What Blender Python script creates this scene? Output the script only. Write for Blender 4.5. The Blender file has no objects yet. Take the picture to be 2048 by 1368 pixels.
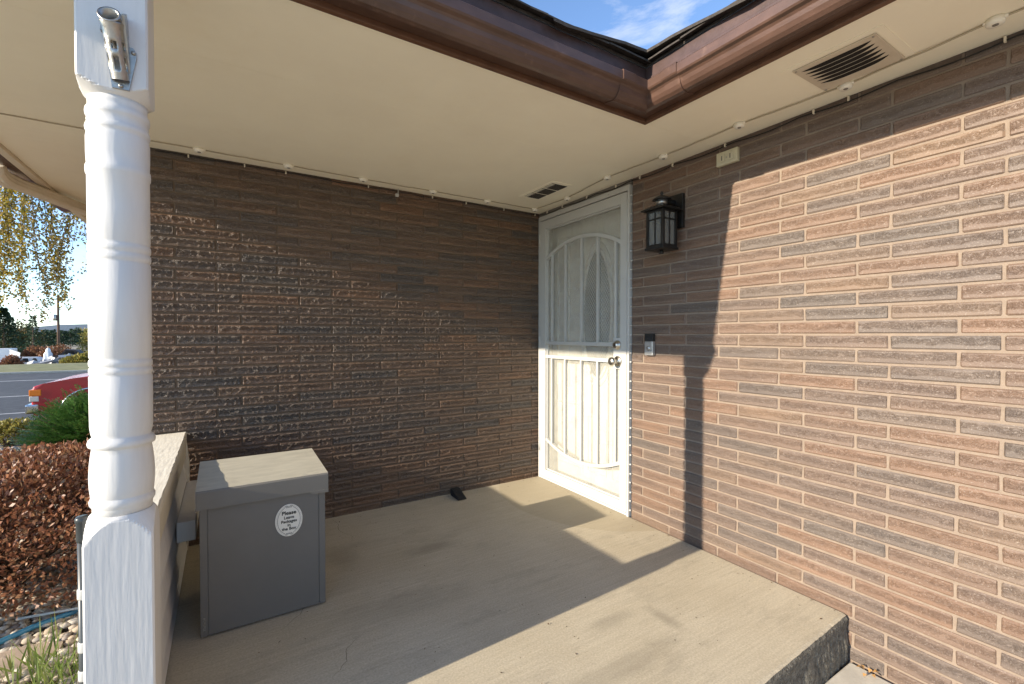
import bpy, bmesh, math, random
import numpy as np
from mathutils import Vector, Matrix

S = bpy.context.scene
COL = S.collection
R = math.radians
PI = math.pi

# ------------------------------------------------------------------ camera
F_PX, YAW, PITCH = 919.2, R(32.183), R(-0.882)
CAM = Vector((-2.1623, -3.0214, 1.1438))
cam_d = bpy.data.cameras.new('camera')
cam_d.sensor_width = 36.0
cam_d.lens = F_PX / 2048 * 36.0
cam_d.clip_start = 0.05
cam_d.clip_end = 6000
cam = bpy.data.objects.new('camera', cam_d)
COL.objects.link(cam)
fw = Vector((math.sin(YAW) * math.cos(PITCH), math.cos(YAW) * math.cos(PITCH), math.sin(PITCH)))
rt = Vector((math.cos(YAW), -math.sin(YAW), 0))
up = rt.cross(fw)
cam.matrix_world = Matrix(((rt.x, up.x, -fw.x, CAM.x), (rt.y, up.y, -fw.y, CAM.y), (rt.z, up.z, -fw.z, CAM.z), (0, 0, 0, 1)))
S.camera = cam

# ------------------------------------------------------------------ light
SUN = Vector((1.0, 0.042, -0.335)).normalized()      # the way the sunlight travels
elev = math.asin(-SUN.z)
azim = math.atan2(-SUN.x, -SUN.y)
w = bpy.data.worlds.new('World')
S.world = w
w.use_nodes = True
nt = w.node_tree
bg = nt.nodes['Background']
sky = nt.nodes.new('ShaderNodeTexSky')
sky.sky_type = 'NISHITA'
sky.sun_disc = False
sky.sun_elevation = elev
sky.sun_rotation = azim
sky.air_density = 1.0
sky.dust_density = 0.0
sky.ozone_density = 2.6
sky.altitude = 2200
# thin streaks of cloud all over the sky
tc = nt.nodes.new('ShaderNodeTexCoord')
mp = nt.nodes.new('ShaderNodeMapping')
mp.inputs['Scale'].default_value = (2.2, 2.2, 6.0)
mp.inputs['Rotation'].default_value = (0.2, 0.1, 0.7)
nz = nt.nodes.new('ShaderNodeTexNoise')
nz.inputs['Scale'].default_value = 2.4
nz.inputs['Detail'].default_value = 8
nz.inputs['Roughness'].default_value = 0.62
nz.inputs['Distortion'].default_value = 0.5
rmp = nt.nodes.new('ShaderNodeValToRGB')
rmp.color_ramp.elements[0].position = 0.50
rmp.color_ramp.elements[0].color = (0, 0, 0, 1)
rmp.color_ramp.elements[1].position = 0.78
rmp.color_ramp.elements[1].color = (0.75, 0.75, 0.75, 1)
mix = nt.nodes.new('ShaderNodeMix')
mix.data_type = 'RGBA'
mix.inputs[7].default_value = (3.0, 3.1, 3.4, 1)
L = nt.links.new
L(tc.outputs['Generated'], mp.inputs[0]); L(mp.outputs[0], nz.inputs[0]); L(nz.outputs[0], rmp.inputs[0])
L(rmp.outputs[0], mix.inputs[0]); L(sky.outputs[0], mix.inputs[6]); L(mix.outputs[2], bg.inputs[0])
bg.inputs[1].default_value = 0.108
sun_d = bpy.data.lights.new('sun', 'SUN')
sun_d.energy = 2.65
sun_d.angle = R(0.55)
sun_d.color = (1.0, 0.88, 0.71)
sun = bpy.data.objects.new('sun', sun_d)
COL.objects.link(sun)
sun.rotation_euler = SUN.to_track_quat('-Z', 'Y').to_euler()
S.view_settings.view_transform = 'Standard'
S.view_settings.look = 'None'
S.view_settings.gamma = 1
S.view_settings.use_curve_mapping = False
S.view_settings.exposure = 1.80
S.cycles.max_bounces = 10
S.cycles.diffuse_bounces = 6
S.cycles.transparent_max_bounces = 12

# ------------------------------------------------------------------ helpers
rng = random.Random(7)
npr = np.random.RandomState(11)

def px(x, y, t):
    """a world point t metres along the view axis, used to size up the place"""
    d = fw + (x - 1024) / F_PX * rt - (y - 684) / F_PX * up
    return CAM + d * t

def dirat(x):
    d = fw + (x - 1024) / F_PX * rt
    return Vector((d.x, d.y, 0))

class MB:
    def __init__(s):
        s.v, s.f, s.m, s.sm = [], [], [], []
    def add(s, vs, fs, mi=0, smooth=False):
        o = len(s.v)
        s.v.extend([tuple(p) for p in vs])
        s.f.extend([tuple(i + o for i in f) for f in fs])
        s.m.extend([mi] * len(fs)); s.sm.extend([smooth] * len(fs))
        return s
    def box(s, a, b, mi=0):
        x0, y0, z0 = [min(p, q) for p, q in zip(a, b)]
        x1, y1, z1 = [max(p, q) for p, q in zip(a, b)]
        return s.add([(x0, y0, z0), (x1, y0, z0), (x1, y1, z0), (x0, y1, z0), (x0, y0, z1), (x1, y0, z1), (x1, y1, z1), (x0, y1, z1)],
                     [(0, 3, 2, 1), (4, 5, 6, 7), (0, 1, 5, 4), (1, 2, 6, 5), (2, 3, 7, 6), (3, 0, 4, 7)], mi)
    def cbox(s, a, b, c=0.004, mi=0):
        """box with chamfered edges"""
        bm = bmesh.new()
        x0, y0, z0 = [min(p, q) for p, q in zip(a, b)]
        x1, y1, z1 = [max(p, q) for p, q in zip(a, b)]
        vs = [bm.verts.new(p) for p in [(x0, y0, z0), (x1, y0, z0), (x1, y1, z0), (x0, y1, z0), (x0, y0, z1), (x1, y0, z1), (x1, y1, z1), (x0, y1, z1)]]
        for f in [(0, 3, 2, 1), (4, 5, 6, 7), (0, 1, 5, 4), (1, 2, 6, 5), (2, 3, 7, 6), (3, 0, 4, 7)]:
            bm.faces.new([vs[i] for i in f])
        bmesh.ops.bevel(bm, geom=bm.edges[:], offset=c, segments=2, affect='EDGES', profile=0.6)
        return s.bm(bm, mi)
    def bm(s, bm, mi=0, smooth=False):
        bm.verts.index_update()
        s.add([v.co[:] for v in bm.verts], [[v.index for v in f.verts] for f in bm.faces], mi, smooth)
        bm.free()
        return s
    def prism(s, poly, off, mi=0):
        """extrude a planar polygon (list of 3-D points) by a vector"""
        n = len(poly); off = Vector(off)
        vs = [Vector(p) for p in poly] + [Vector(p) + off for p in poly]
        fs = [tuple(range(n))[::-1], tuple(range(n, 2 * n))] + [(i, (i + 1) % n, n + (i + 1) % n, n + i) for i in range(n)]
        return s.add(vs, fs, mi)
    def tube(s, pts, r, n=8, mi=0, closed=False, cap=True, smooth=True):
        pts = [Vector(p) for p in pts]; m = len(pts)
        rs = r if isinstance(r, (list, tuple)) else [r] * m
        vs = []; prev = None
        for i, p in enumerate(pts):
            if closed: t = pts[(i + 1) % m] - pts[i - 1]
            else: t = pts[min(i + 1, m - 1)] - pts[max(i - 1, 0)]
            t = t.normalized() if t.length > 1e-9 else Vector((0, 0, 1))
            if prev is None:
                a = Vector((0, 0, 1)) if abs(t.z) < 0.9 else Vector((1, 0, 0))
                u = t.cross(a).normalized()
            else:
                u = prev - t * prev.dot(t)
                u = u.normalized() if u.length > 1e-6 else t.orthogonal().normalized()
            prev = u; v = t.cross(u)
            for k in range(n):
                an = 2 * PI * k / n
                vs.append(p + (u * math.cos(an) + v * math.sin(an)) * rs[i])
        fs = []
        for i in range(m if closed else m - 1):
            j = (i + 1) % m
            for k in range(n):
                fs.append((i * n + k, i * n + (k + 1) % n, j * n + (k + 1) % n, j * n + k))
        if cap and not closed:
            fs.append(tuple(range(n))[::-1]); fs.append(tuple(range((m - 1) * n, m * n)))
        return s.add(vs, fs, mi, smooth)
    def lathe(s, prof, c=(0, 0, 0), axis='Z', n=32, mi=0, smooth=True):
        vs, fs = [], []
        for r, h in prof:
            for k in range(n):
                a = 2 * PI * k / n
                x, y = r * math.cos(a), r * math.sin(a)
                if axis == 'Z': p = (x, y, h)
                elif axis == '-X': p = (-h, x, y)
                else: p = (x, -h, y)
                vs.append((p[0] + c[0], p[1] + c[1], p[2] + c[2]))
        for i in range(len(prof) - 1):
            for k in range(n):
                fs.append((i * n + k, i * n + (k + 1) % n, (i + 1) * n + (k + 1) % n, (i + 1) * n + k))
        fs.append(tuple(range(n))[::-1]); fs.append(tuple(range((len(prof) - 1) * n, len(prof) * n)))
        return s.add(vs, fs, mi, smooth)
    def mesh(s, name, mats):
        me = bpy.data.meshes.new(name)
        me.from_pydata(s.v, [], s.f)
        for m in (mats if isinstance(mats, (list, tuple)) else [mats]): me.materials.append(m)
        me.polygons.foreach_set('material_index', s.m)
        me.polygons.foreach_set('use_smooth', s.sm)
        me.update()
        bm = bmesh.new(); bm.from_mesh(me)
        if len(bm.faces) < 20000: bmesh.ops.recalc_face_normals(bm, faces=bm.faces[:])
        bm.to_mesh(me); bm.free()
        return me
    def build(s, name, mats, parent=None):
        o = bpy.data.objects.new(name, s.mesh(name, mats))
        COL.objects.link(o)
        if parent:
            o.parent = parent
            o.matrix_parent_inverse = Matrix.Translation(parent.location).inverted()
        return o

def quads(name, P, mats, parent=None, mi=None, smooth=False):
    """P: (n,k,3) array of separate k-gons"""
    n, k = P.shape[:2]
    me = bpy.data.meshes.new(name)
    me.vertices.add(n * k); me.loops.add(n * k); me.polygons.add(n)
    me.vertices.foreach_set('co', P.reshape(-1).astype(np.float32))
    me.loops.foreach_set('vertex_index', np.arange(n * k, dtype=np.int32))
    me.polygons.foreach_set('loop_start', np.arange(0, n * k, k, dtype=np.int32))
    for m in (mats if isinstance(mats, (list, tuple)) else [mats]): me.materials.append(m)
    if mi is not None: me.polygons.foreach_set('material_index', mi.astype(np.int32))
    me.update(calc_edges=True); me.validate()
    o = bpy.data.objects.new(name, me); COL.objects.link(o)
    if parent:
        o.parent = parent; o.matrix_parent_inverse = Matrix.Translation(parent.location).inverted()
    return o

def tag(o, label=None, cat=None, group=None, kind=None):
    if label: o['label'] = label
    if cat: o['category'] = cat
    if group: o['group'] = group
    if kind: o['kind'] = kind
    return o

def thing(name, label, cat, loc=(0, 0, 0), group=None):
    o = bpy.data.objects.new(name, None); COL.objects.link(o)
    o.location = loc; o.empty_display_size = 0.1
    return tag(o, label, cat, group)

def copy_tree(o, loc, parent=None):
    c = o.copy(); COL.objects.link(c)
    if parent is None: c.location = loc
    else:
        c.parent = parent; c.matrix_parent_inverse = o.matrix_parent_inverse.copy()
    for ch in o.children: copy_tree(ch, None, c)
    return c

# ------------------------------------------------------------------ materials
def hexc(h):
    h = [int(h[i:i + 2], 16) / 255 for i in (0, 2, 4)]
    return tuple(x / 12.92 if x <= 0.04045 else ((x + 0.055) / 1.055) ** 2.4 for x in h)

def pmat(name, col, rough=0.6, var=0.12, scale=12, bump=0.0, bscale=150, stretch=(1, 1, 1), metallic=0.0, spec=0.4, bdist=0.004, detail=5, dirt=None):
    m = bpy.data.materials.new(name); m.use_nodes = True
    n = m.node_tree.nodes; l = m.node_tree.links.new
    b = n['Principled BSDF']
    b.inputs['Roughness'].default_value = rough
    b.inputs['Metallic'].default_value = metallic
    b.inputs['Specular IOR Level'].default_value = spec
    t = n.new('ShaderNodeTexCoord'); mpn = n.new('ShaderNodeMapping')
    mpn.inputs['Scale'].default_value = stretch
    l(t.outputs['Object'], mpn.inputs[0])
    nz1 = n.new('ShaderNodeTexNoise'); nz1.inputs['Scale'].default_value = scale; nz1.inputs['Detail'].default_value = detail
    nz1.inputs['Roughness'].default_value = 0.65
    l(mpn.outputs[0], nz1.inputs[0])
    cr = n.new('ShaderNodeValToRGB')
    cr.color_ramp.elements[0].position = 0.3; cr.color_ramp.elements[1].position = 0.7
    cr.color_ramp.elements[0].color = tuple(c * (1 - var) for c in col) + (1,)
    cr.color_ramp.elements[1].color = tuple(min(c * (1 + var), 0.95) for c in col) + (1,)
    l(nz1.outputs[0], cr.inputs[0])
    last = cr.outputs[0]
    if dirt:
        nd = n.new('ShaderNodeTexNoise'); nd.inputs['Scale'].default_value = dirt[1]; nd.inputs['Detail'].default_value = 8
        nd.inputs['Roughness'].default_value = 0.7
        l(t.outputs['Object'], nd.inputs[0])
        rd = n.new('ShaderNodeValToRGB')
        rd.color_ramp.elements[0].position = dirt[2]; rd.color_ramp.elements[0].color = (0, 0, 0, 1)
        rd.color_ramp.elements[1].position = dirt[2] + 0.12; rd.color_ramp.elements[1].color = (dirt[3],) * 3 + (1,)
        l(nd.outputs[0], rd.inputs[0])
        mx = n.new('ShaderNodeMix'); mx.data_type = 'RGBA'
        mx.inputs[7].default_value = tuple(dirt[0]) + (1,)
        l(rd.outputs[0], mx.inputs[0]); l(last, mx.inputs[6]); last = mx.outputs[2]
    l(last, b.inputs['Base Color'])
    if bump:
        nb = n.new('ShaderNodeTexNoise'); nb.inputs['Scale'].default_value = bscale; nb.inputs['Detail'].default_value = 4
        l(mpn.outputs[0], nb.inputs[0])
        bp = n.new('ShaderNodeBump'); bp.inputs['Strength'].default_value = bump; bp.inputs['Distance'].default_value = bdist
        l(nb.outputs[0], bp.inputs['Height']); l(bp.outputs[0], b.inputs['Normal'])
    return m

def leafmat(name, cols, trans=0.35, rough=0.5):
    m = bpy.data.materials.new(name); m.use_nodes = True
    n = m.node_tree.nodes; l = m.node_tree.links.new
    b = n['Principled BSDF']; b.inputs['Roughness'].default_value = rough
    b.inputs['Specular IOR Level'].default_value = 0.35
    g = n.new('ShaderNodeNewGeometry'); cr = n.new('ShaderNodeValToRGB')
    while len(cr.color_ramp.elements) < len(cols): cr.color_ramp.elements.new(0.5)
    for i, c in enumerate(cols):
        cr.color_ramp.elements[i].position = i / (len(cols) - 1); cr.color_ramp.elements[i].color = tuple(c) + (1,)
    l(g.outputs['Random Per Island'], cr.inputs[0]); l(cr.outputs[0], b.inputs['Base Color'])
    tr = n.new('ShaderNodeBsdfTranslucent'); l(cr.outputs[0], tr.inputs[0])
    ms = n.new('ShaderNodeMixShader'); ms.inputs[0].default_value = trans
    l(b.outputs[0], ms.inputs[1]); l(tr.outputs[0], ms.inputs[2]); l(ms.outputs[0], n['Material Output'].inputs[0])
    return m

def brickmat(name, cols, ridge_h, fine_h, streak, rough_pair=None):
    m = bpy.data.materials.new(name); m.use_nodes = True
    n = m.node_tree.nodes; l = m.node_tree.links.new
    b = n['Principled BSDF']; b.inputs['Roughness'].default_value = 0.42; b.inputs['Specular IOR Level'].default_value = 0.55
    oi = n.new('ShaderNodeObjectInfo'); g = n.new('ShaderNodeNewGeometry'); t = n.new('ShaderNodeTexCoord')
    ad = n.new('ShaderNodeMath'); ad.operation = 'ADD'
    l(oi.outputs['Random'], ad.inputs[0]); l(g.outputs['Random Per Island'], ad.inputs[1])
    frc = n.new('ShaderNodeMath'); frc.operation = 'FRACT'; l(ad.outputs[0], frc.inputs[0])
    cr = n.new('ShaderNodeValToRGB'); cr.color_ramp.interpolation = 'LINEAR'
    while len(cr.color_ramp.elements) < len(cols): cr.color_ramp.elements.new(0.5)
    for i, c in enumerate(cols):
        cr.color_ramp.elements[i].position = i / (len(cols) - 1); cr.color_ramp.elements[i].color = tuple(c) + (1,)
    l(frc.outputs[0], cr.inputs[0])
    # per-brick coordinate shift
    vm = n.new('ShaderNodeVectorMath'); vm.operation = 'MULTIPLY_ADD'
    vm.inputs[1].default_value = (1, 1, 1)
    sc = n.new('ShaderNodeVectorMath'); sc.operation = 'SCALE'; sc.inputs['Scale'].default_value = 3.7
    l(oi.outputs['Location'], sc.inputs[0])
    l(t.outputs['Object'], vm.inputs[0]); l(sc.outputs[0], vm.inputs[2])
    mpn = n.new('ShaderNodeMapping'); mpn.inputs['Scale'].default_value = (0.9, 1, 1.1)
    l(vm.outputs[0], mpn.inputs[0])
    # long burnt streaks inside a brick
    n1 = n.new('ShaderNodeTexNoise'); n1.inputs['Scale'].default_value = 18; n1.inputs['Detail'].default_value = 4
    mp2 = n.new('ShaderNodeMapping'); mp2.inputs['Scale'].default_value = (0.25, 1, 1.6)
    l(vm.outputs[0], mp2.inputs[0]); l(mp2.outputs[0], n1.inputs[0])
    r1 = n.new('ShaderNodeValToRGB'); r1.color_ramp.elements[0].position = .35; r1.color_ramp.elements[1].position = .7
    r1.color_ramp.elements[0].color = (1 - streak, 1 - streak, 1 - streak * .9, 1); r1.color_ramp.elements[1].color = (1 + streak, 1 + streak * .8, 1 + streak * .6, 1)
    l(n1.outputs[0], r1.inputs[0])
    mu = n.new('ShaderNodeMix'); mu.data_type = 'RGBA'; mu.blend_type = 'MULTIPLY'; mu.inputs[0].default_value = 1
    l(cr.outputs[0], mu.inputs[6]); l(r1.outputs[0], mu.inputs[7])
    # small pale flecks of sand in the rug face
    n2 = n.new('ShaderNodeTexNoise'); n2.inputs['Scale'].default_value = 230; n2.inputs['Detail'].default_value = 2
    l(mpn.outputs[0], n2.inputs[0])
    r2 = n.new('ShaderNodeValToRGB'); r2.color_ramp.elements[0].position = .60; r2.color_ramp.elements[1].position = .72
    r2.color_ramp.elements[0].color = (0, 0, 0, 1); r2.color_ramp.elements[1].color = (.55, .55, .55, 1)
    l(n2.outputs[0], r2.inputs[0])
    mf = n.new('ShaderNodeMix'); mf.data_type = 'RGBA'; mf.inputs[7].default_value = (.34, .28, .23, 1)
    l(r2.outputs[0], mf.inputs[0]); l(mu.outputs[2], mf.inputs[6]); l(mf.outputs[2], b.inputs['Base Color'])
    # torn rug relief: a ragged band along the middle of each brick, smooth margins
    def MA(op, p, q=None):
        k = n.new('ShaderNodeMath'); k.operation = op
        for i, w_ in enumerate((p, q)):
            if w_ is None: continue
            if isinstance(w_, (int, float)): k.inputs[i].default_value = w_
            else: l(w_, k.inputs[i])
        return k.outputs[0]
    n3 = n.new('ShaderNodeTexNoise'); n3.inputs['Scale'].default_value = 58; n3.inputs['Detail'].default_value = 4; n3.inputs['Roughness'].default_value = .62
    n3.inputs['Distortion'].default_value = 1.6
    l(mpn.outputs[0], n3.inputs[0])
    ridge = MA('SUBTRACT', 1.0, MA('MULTIPLY', MA('ABSOLUTE', MA('SUBTRACT', n3.outputs[0], .5)), 9.0))
    ridge = MA('MAXIMUM', ridge, 0.0)
    n4 = n.new('ShaderNodeTexNoise'); n4.inputs['Scale'].default_value = 16; n4.inputs['Detail'].default_value = 3
    l(vm.outputs[0], n4.inputs[0])
    sz = n.new('ShaderNodeSeparateXYZ'); l(g.outputs['Position'], sz.inputs[0])
    v_ = MA('FRACT', MA('DIVIDE', MA('SUBTRACT', sz.outputs[2], .0436), .058))
    v_ = MA('ADD', v_, MA('MULTIPLY', MA('SUBTRACT', n4.outputs[0], .5), .55))
    def ss(a_, b_, x_):
        k = n.new('ShaderNodeMapRange'); k.interpolation_type = 'SMOOTHSTEP'
        k.inputs['From Min'].default_value = a_; k.inputs['From Max'].default_value = b_; l(x_, k.inputs['Value']); return k.outputs[0]
    patch = ss(.42, .55, n4.outputs[0])
    band = MA('MULTIPLY', ss(.30, .44, v_), ss(.86, .74, v_))
    n5 = n.new('ShaderNodeTexNoise'); n5.inputs['Scale'].default_value = 220; n5.inputs['Detail'].default_value = 3
    l(mpn.outputs[0], n5.inputs[0])
    hgt = MA('ADD', MA('MULTIPLY', MA('MULTIPLY', MA('SUBTRACT', ridge, .30), ridge_h), band), MA('MULTIPLY', n5.outputs[0], fine_h))
    if rough_pair:
        crest = MA('MULTIPLY', ridge, band)
        k = n.new('ShaderNodeMapRange'); k.inputs['To Min'].default_value = rough_pair[0]; k.inputs['To Max'].default_value = rough_pair[1]
        l(crest, k.inputs['Value']); l(k.outputs[0], b.inputs['Roughness'])
    bp = n.new('ShaderNodeBump'); bp.inputs['Strength'].default_value = 1.0; bp.inputs['Distance'].default_value = .0075
    l(hgt, bp.inputs['Height']); l(bp.outputs[0], b.inputs['Normal'])
    return m

def slabmat():
    m = bpy.data.materials.new('broomed_concrete'); m.use_nodes = True
    n = m.node_tree.nodes; l = m.node_tree.links.new
    b = n['Principled BSDF']; b.inputs['Roughness'].default_value = .78; b.inputs['Specular IOR Level'].default_value = .3
    t = n.new('ShaderNodeTexCoord')
    def noise(scale, stretch, det=6, ro=.65):
        mpn = n.new('ShaderNodeMapping'); mpn.inputs['Scale'].default_value = stretch
        l(t.outputs['Object'], mpn.inputs[0])
        k = n.new('ShaderNodeTexNoise'); k.inputs['Scale'].default_value = scale; k.inputs['Detail'].default_value = det; k.inputs['Roughness'].default_value = ro
        l(mpn.outputs[0], k.inputs[0]); return k.outputs[0]
    def ramp(s, p0, p1, c0, c1):
        r = n.new('ShaderNodeValToRGB'); r.color_ramp.elements[0].position = p0; r.color_ramp.elements[1].position = p1
        r.color_ramp.elements[0].color = tuple(c0) + (1,); r.color_ramp.elements[1].color = tuple(c1) + (1,)
        l(s, r.inputs[0]); return r.outputs[0]
    def mixc(f, a, bcol, mode='MIX', fac=None):
        k = n.new('ShaderNodeMix'); k.data_type = 'RGBA'; k.blend_type = mode
        if f is None: k.inputs[0].default_value = fac
        else: l(f, k.inputs[0])
        l(a, k.inputs[6])
        if isinstance(bcol, tuple): k.inputs[7].default_value = bcol + (1,)
        else: l(bcol, k.inputs[7])
        return k.outputs[2]
    base = ramp(noise(1.7, (1, 1, 1)), .3, .7, (.48, .415, .30), (.57, .505, .38))
    fine = ramp(noise(140, (1, 1, 1), 3), .35, .65, (.86, .86, .85), (1.1, 1.1, 1.1))
    c = mixc(None, base, fine, 'MULTIPLY', 1)
    streak = ramp(noise(26, (.10, 3.2, 1), 4), .38, .64, (.80, .79, .78), (1.07, 1.07, 1.06))
    c = mixc(None, c, streak, 'MULTIPLY', .42)
    # dark scuffs and blotches
    bl = ramp(noise(3.1, (.7, 1.7, 1), 12, .8), .52, .70, (0, 0, 0), (.6, .6, .6))
    gr_ = ramp(noise(420, (1, 1, 1), 2), .66, .72, (0, 0, 0), (.55, .55, .55))
    c = mixc(gr_, c, (.22, .19, .14))
    c = mixc(bl, c, (.30, .26, .195))
    sx = n.new('ShaderNodeSeparateXYZ'); l(t.outputs['Object'], sx.inputs[0])
    def M(op, a, bb=None):
        k = n.new('ShaderNodeMath'); k.operation = op
        for i, q in enumerate((a, bb)):
            if q is None: continue
            if isinstance(q, (int, float)): k.inputs[i].default_value = q
            else: l(q, k.inputs[i])
        return k.outputs[0]
    wob = noise(7, (1, 1, 1), 5)
    def spot(cx, cy, rx, ry, amount, col=(.21, .18, .13)):
        nonlocal c
        dx = M('DIVIDE', M('SUBTRACT', sx.outputs[0], cx), rx); dy = M('DIVIDE', M('SUBTRACT', sx.outputs[1], cy), ry)
        d = M('SQRT', M('ADD', M('MULTIPLY', dx, dx), M('MULTIPLY', dy, dy)))
        d = M('ADD', d, M('MULTIPLY', M('SUBTRACT', wob, .5), 1.3))
        k = n.new('ShaderNodeMapRange'); k.interpolation_type = 'SMOOTHSTEP'
        k.inputs['From Min'].default_value = 1.1; k.inputs['From Max'].default_value = .2; k.inputs['To Max'].default_value = amount
        l(d, k.inputs['Value']); c = mixc(k.outputs[0], c, col)
    spot(-.86, -1.69, .16, .05, .35); spot(-.66, -1.79, .05, .12, .45); spot(-1.22, -.71, .17, .08, .45); spot(-1.65, -.55, .12, .2, .3)
    spot(-1.5, -1.15, .4, .12, .25); spot(-1.1, -1.9, .5, .06, .3)
    # half-round stain a doormat has left in front of the door
    dx = M('SUBTRACT', sx.outputs[0], .28); dy = M('SUBTRACT', sx.outputs[1], -.47)
    d = M('SQRT', M('ADD', M('MULTIPLY', dx, dx), M('MULTIPLY', dy, dy)))
    k = n.new('ShaderNodeMapRange'); k.inputs['From Min'].default_value = .812; k.inputs['From Max'].default_value = .795; k.inputs['To Max'].default_value = .55
    l(M('ADD', d, M('MULTIPLY', M('SUBTRACT', wob, .5), .03)), k.inputs['Value'])
    c = mixc(k.outputs[0], c, (.40, .335, .225))
    l(c, b.inputs['Base Color'])
    hb = M('ADD', M('MULTIPLY', noise(30, (.12, 4.5, 1), 3), .7), M('MULTIPLY', noise(190, (1, 1, 1), 3), .35))
    bp = n.new('ShaderNodeBump'); bp.inputs['Strength'].default_value = .35; bp.inputs['Distance'].default_value = .004
    l(hb, bp.inputs['Height']); l(bp.outputs[0], b.inputs['Normal'])
    return m

def meshmat(name, col, fac):
    m = bpy.data.materials.new(name); m.use_nodes = True
    n = m.node_tree.nodes; l = m.node_tree.links.new
    d = n['Principled BSDF']; d.inputs['Base Color'].default_value = tuple(col) + (1,); d.inputs['Roughness'].default_value = .7
    tr = n.new('ShaderNodeBsdfTransparent'); ms = n.new('ShaderNodeMixShader'); ms.inputs[0].default_value = fac
    # faint moire waves of the woven screen
    t = n.new('ShaderNodeTexCoord'); wv = n.new('ShaderNodeTexWave'); wv.inputs['Scale'].default_value = 9; wv.inputs['Distortion'].default_value = 5; wv.inputs['Detail'].default_value = 1
    l(t.outputs['Object'], wv.inputs[0])
    mr = n.new('ShaderNodeMapRange'); mr.inputs['To Min'].default_value = fac - .05; mr.inputs['To Max'].default_value = fac + .05
    l(wv.outputs[1], mr.inputs['Value']); l(mr.outputs[0], ms.inputs[0])
    l(tr.outputs[0], ms.inputs[1]); l(d.outputs[0], ms.inputs[2]); l(ms.outputs[0], n['Material Output'].inputs[0])
    return m

def glassmat(name, col=(.9, .95, .95), rough=.05):
    m = bpy.data.materials.new(name); m.use_nodes = True
    b = m.node_tree.nodes['Principled BSDF']
    b.inputs['Base Color'].default_value = tuple(col) + (1,); b.inputs['Roughness'].default_value = rough
    b.inputs['Transmission Weight'].default_value = 1.0; b.inputs['IOR'].default_value = 1.3
    return m

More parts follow.
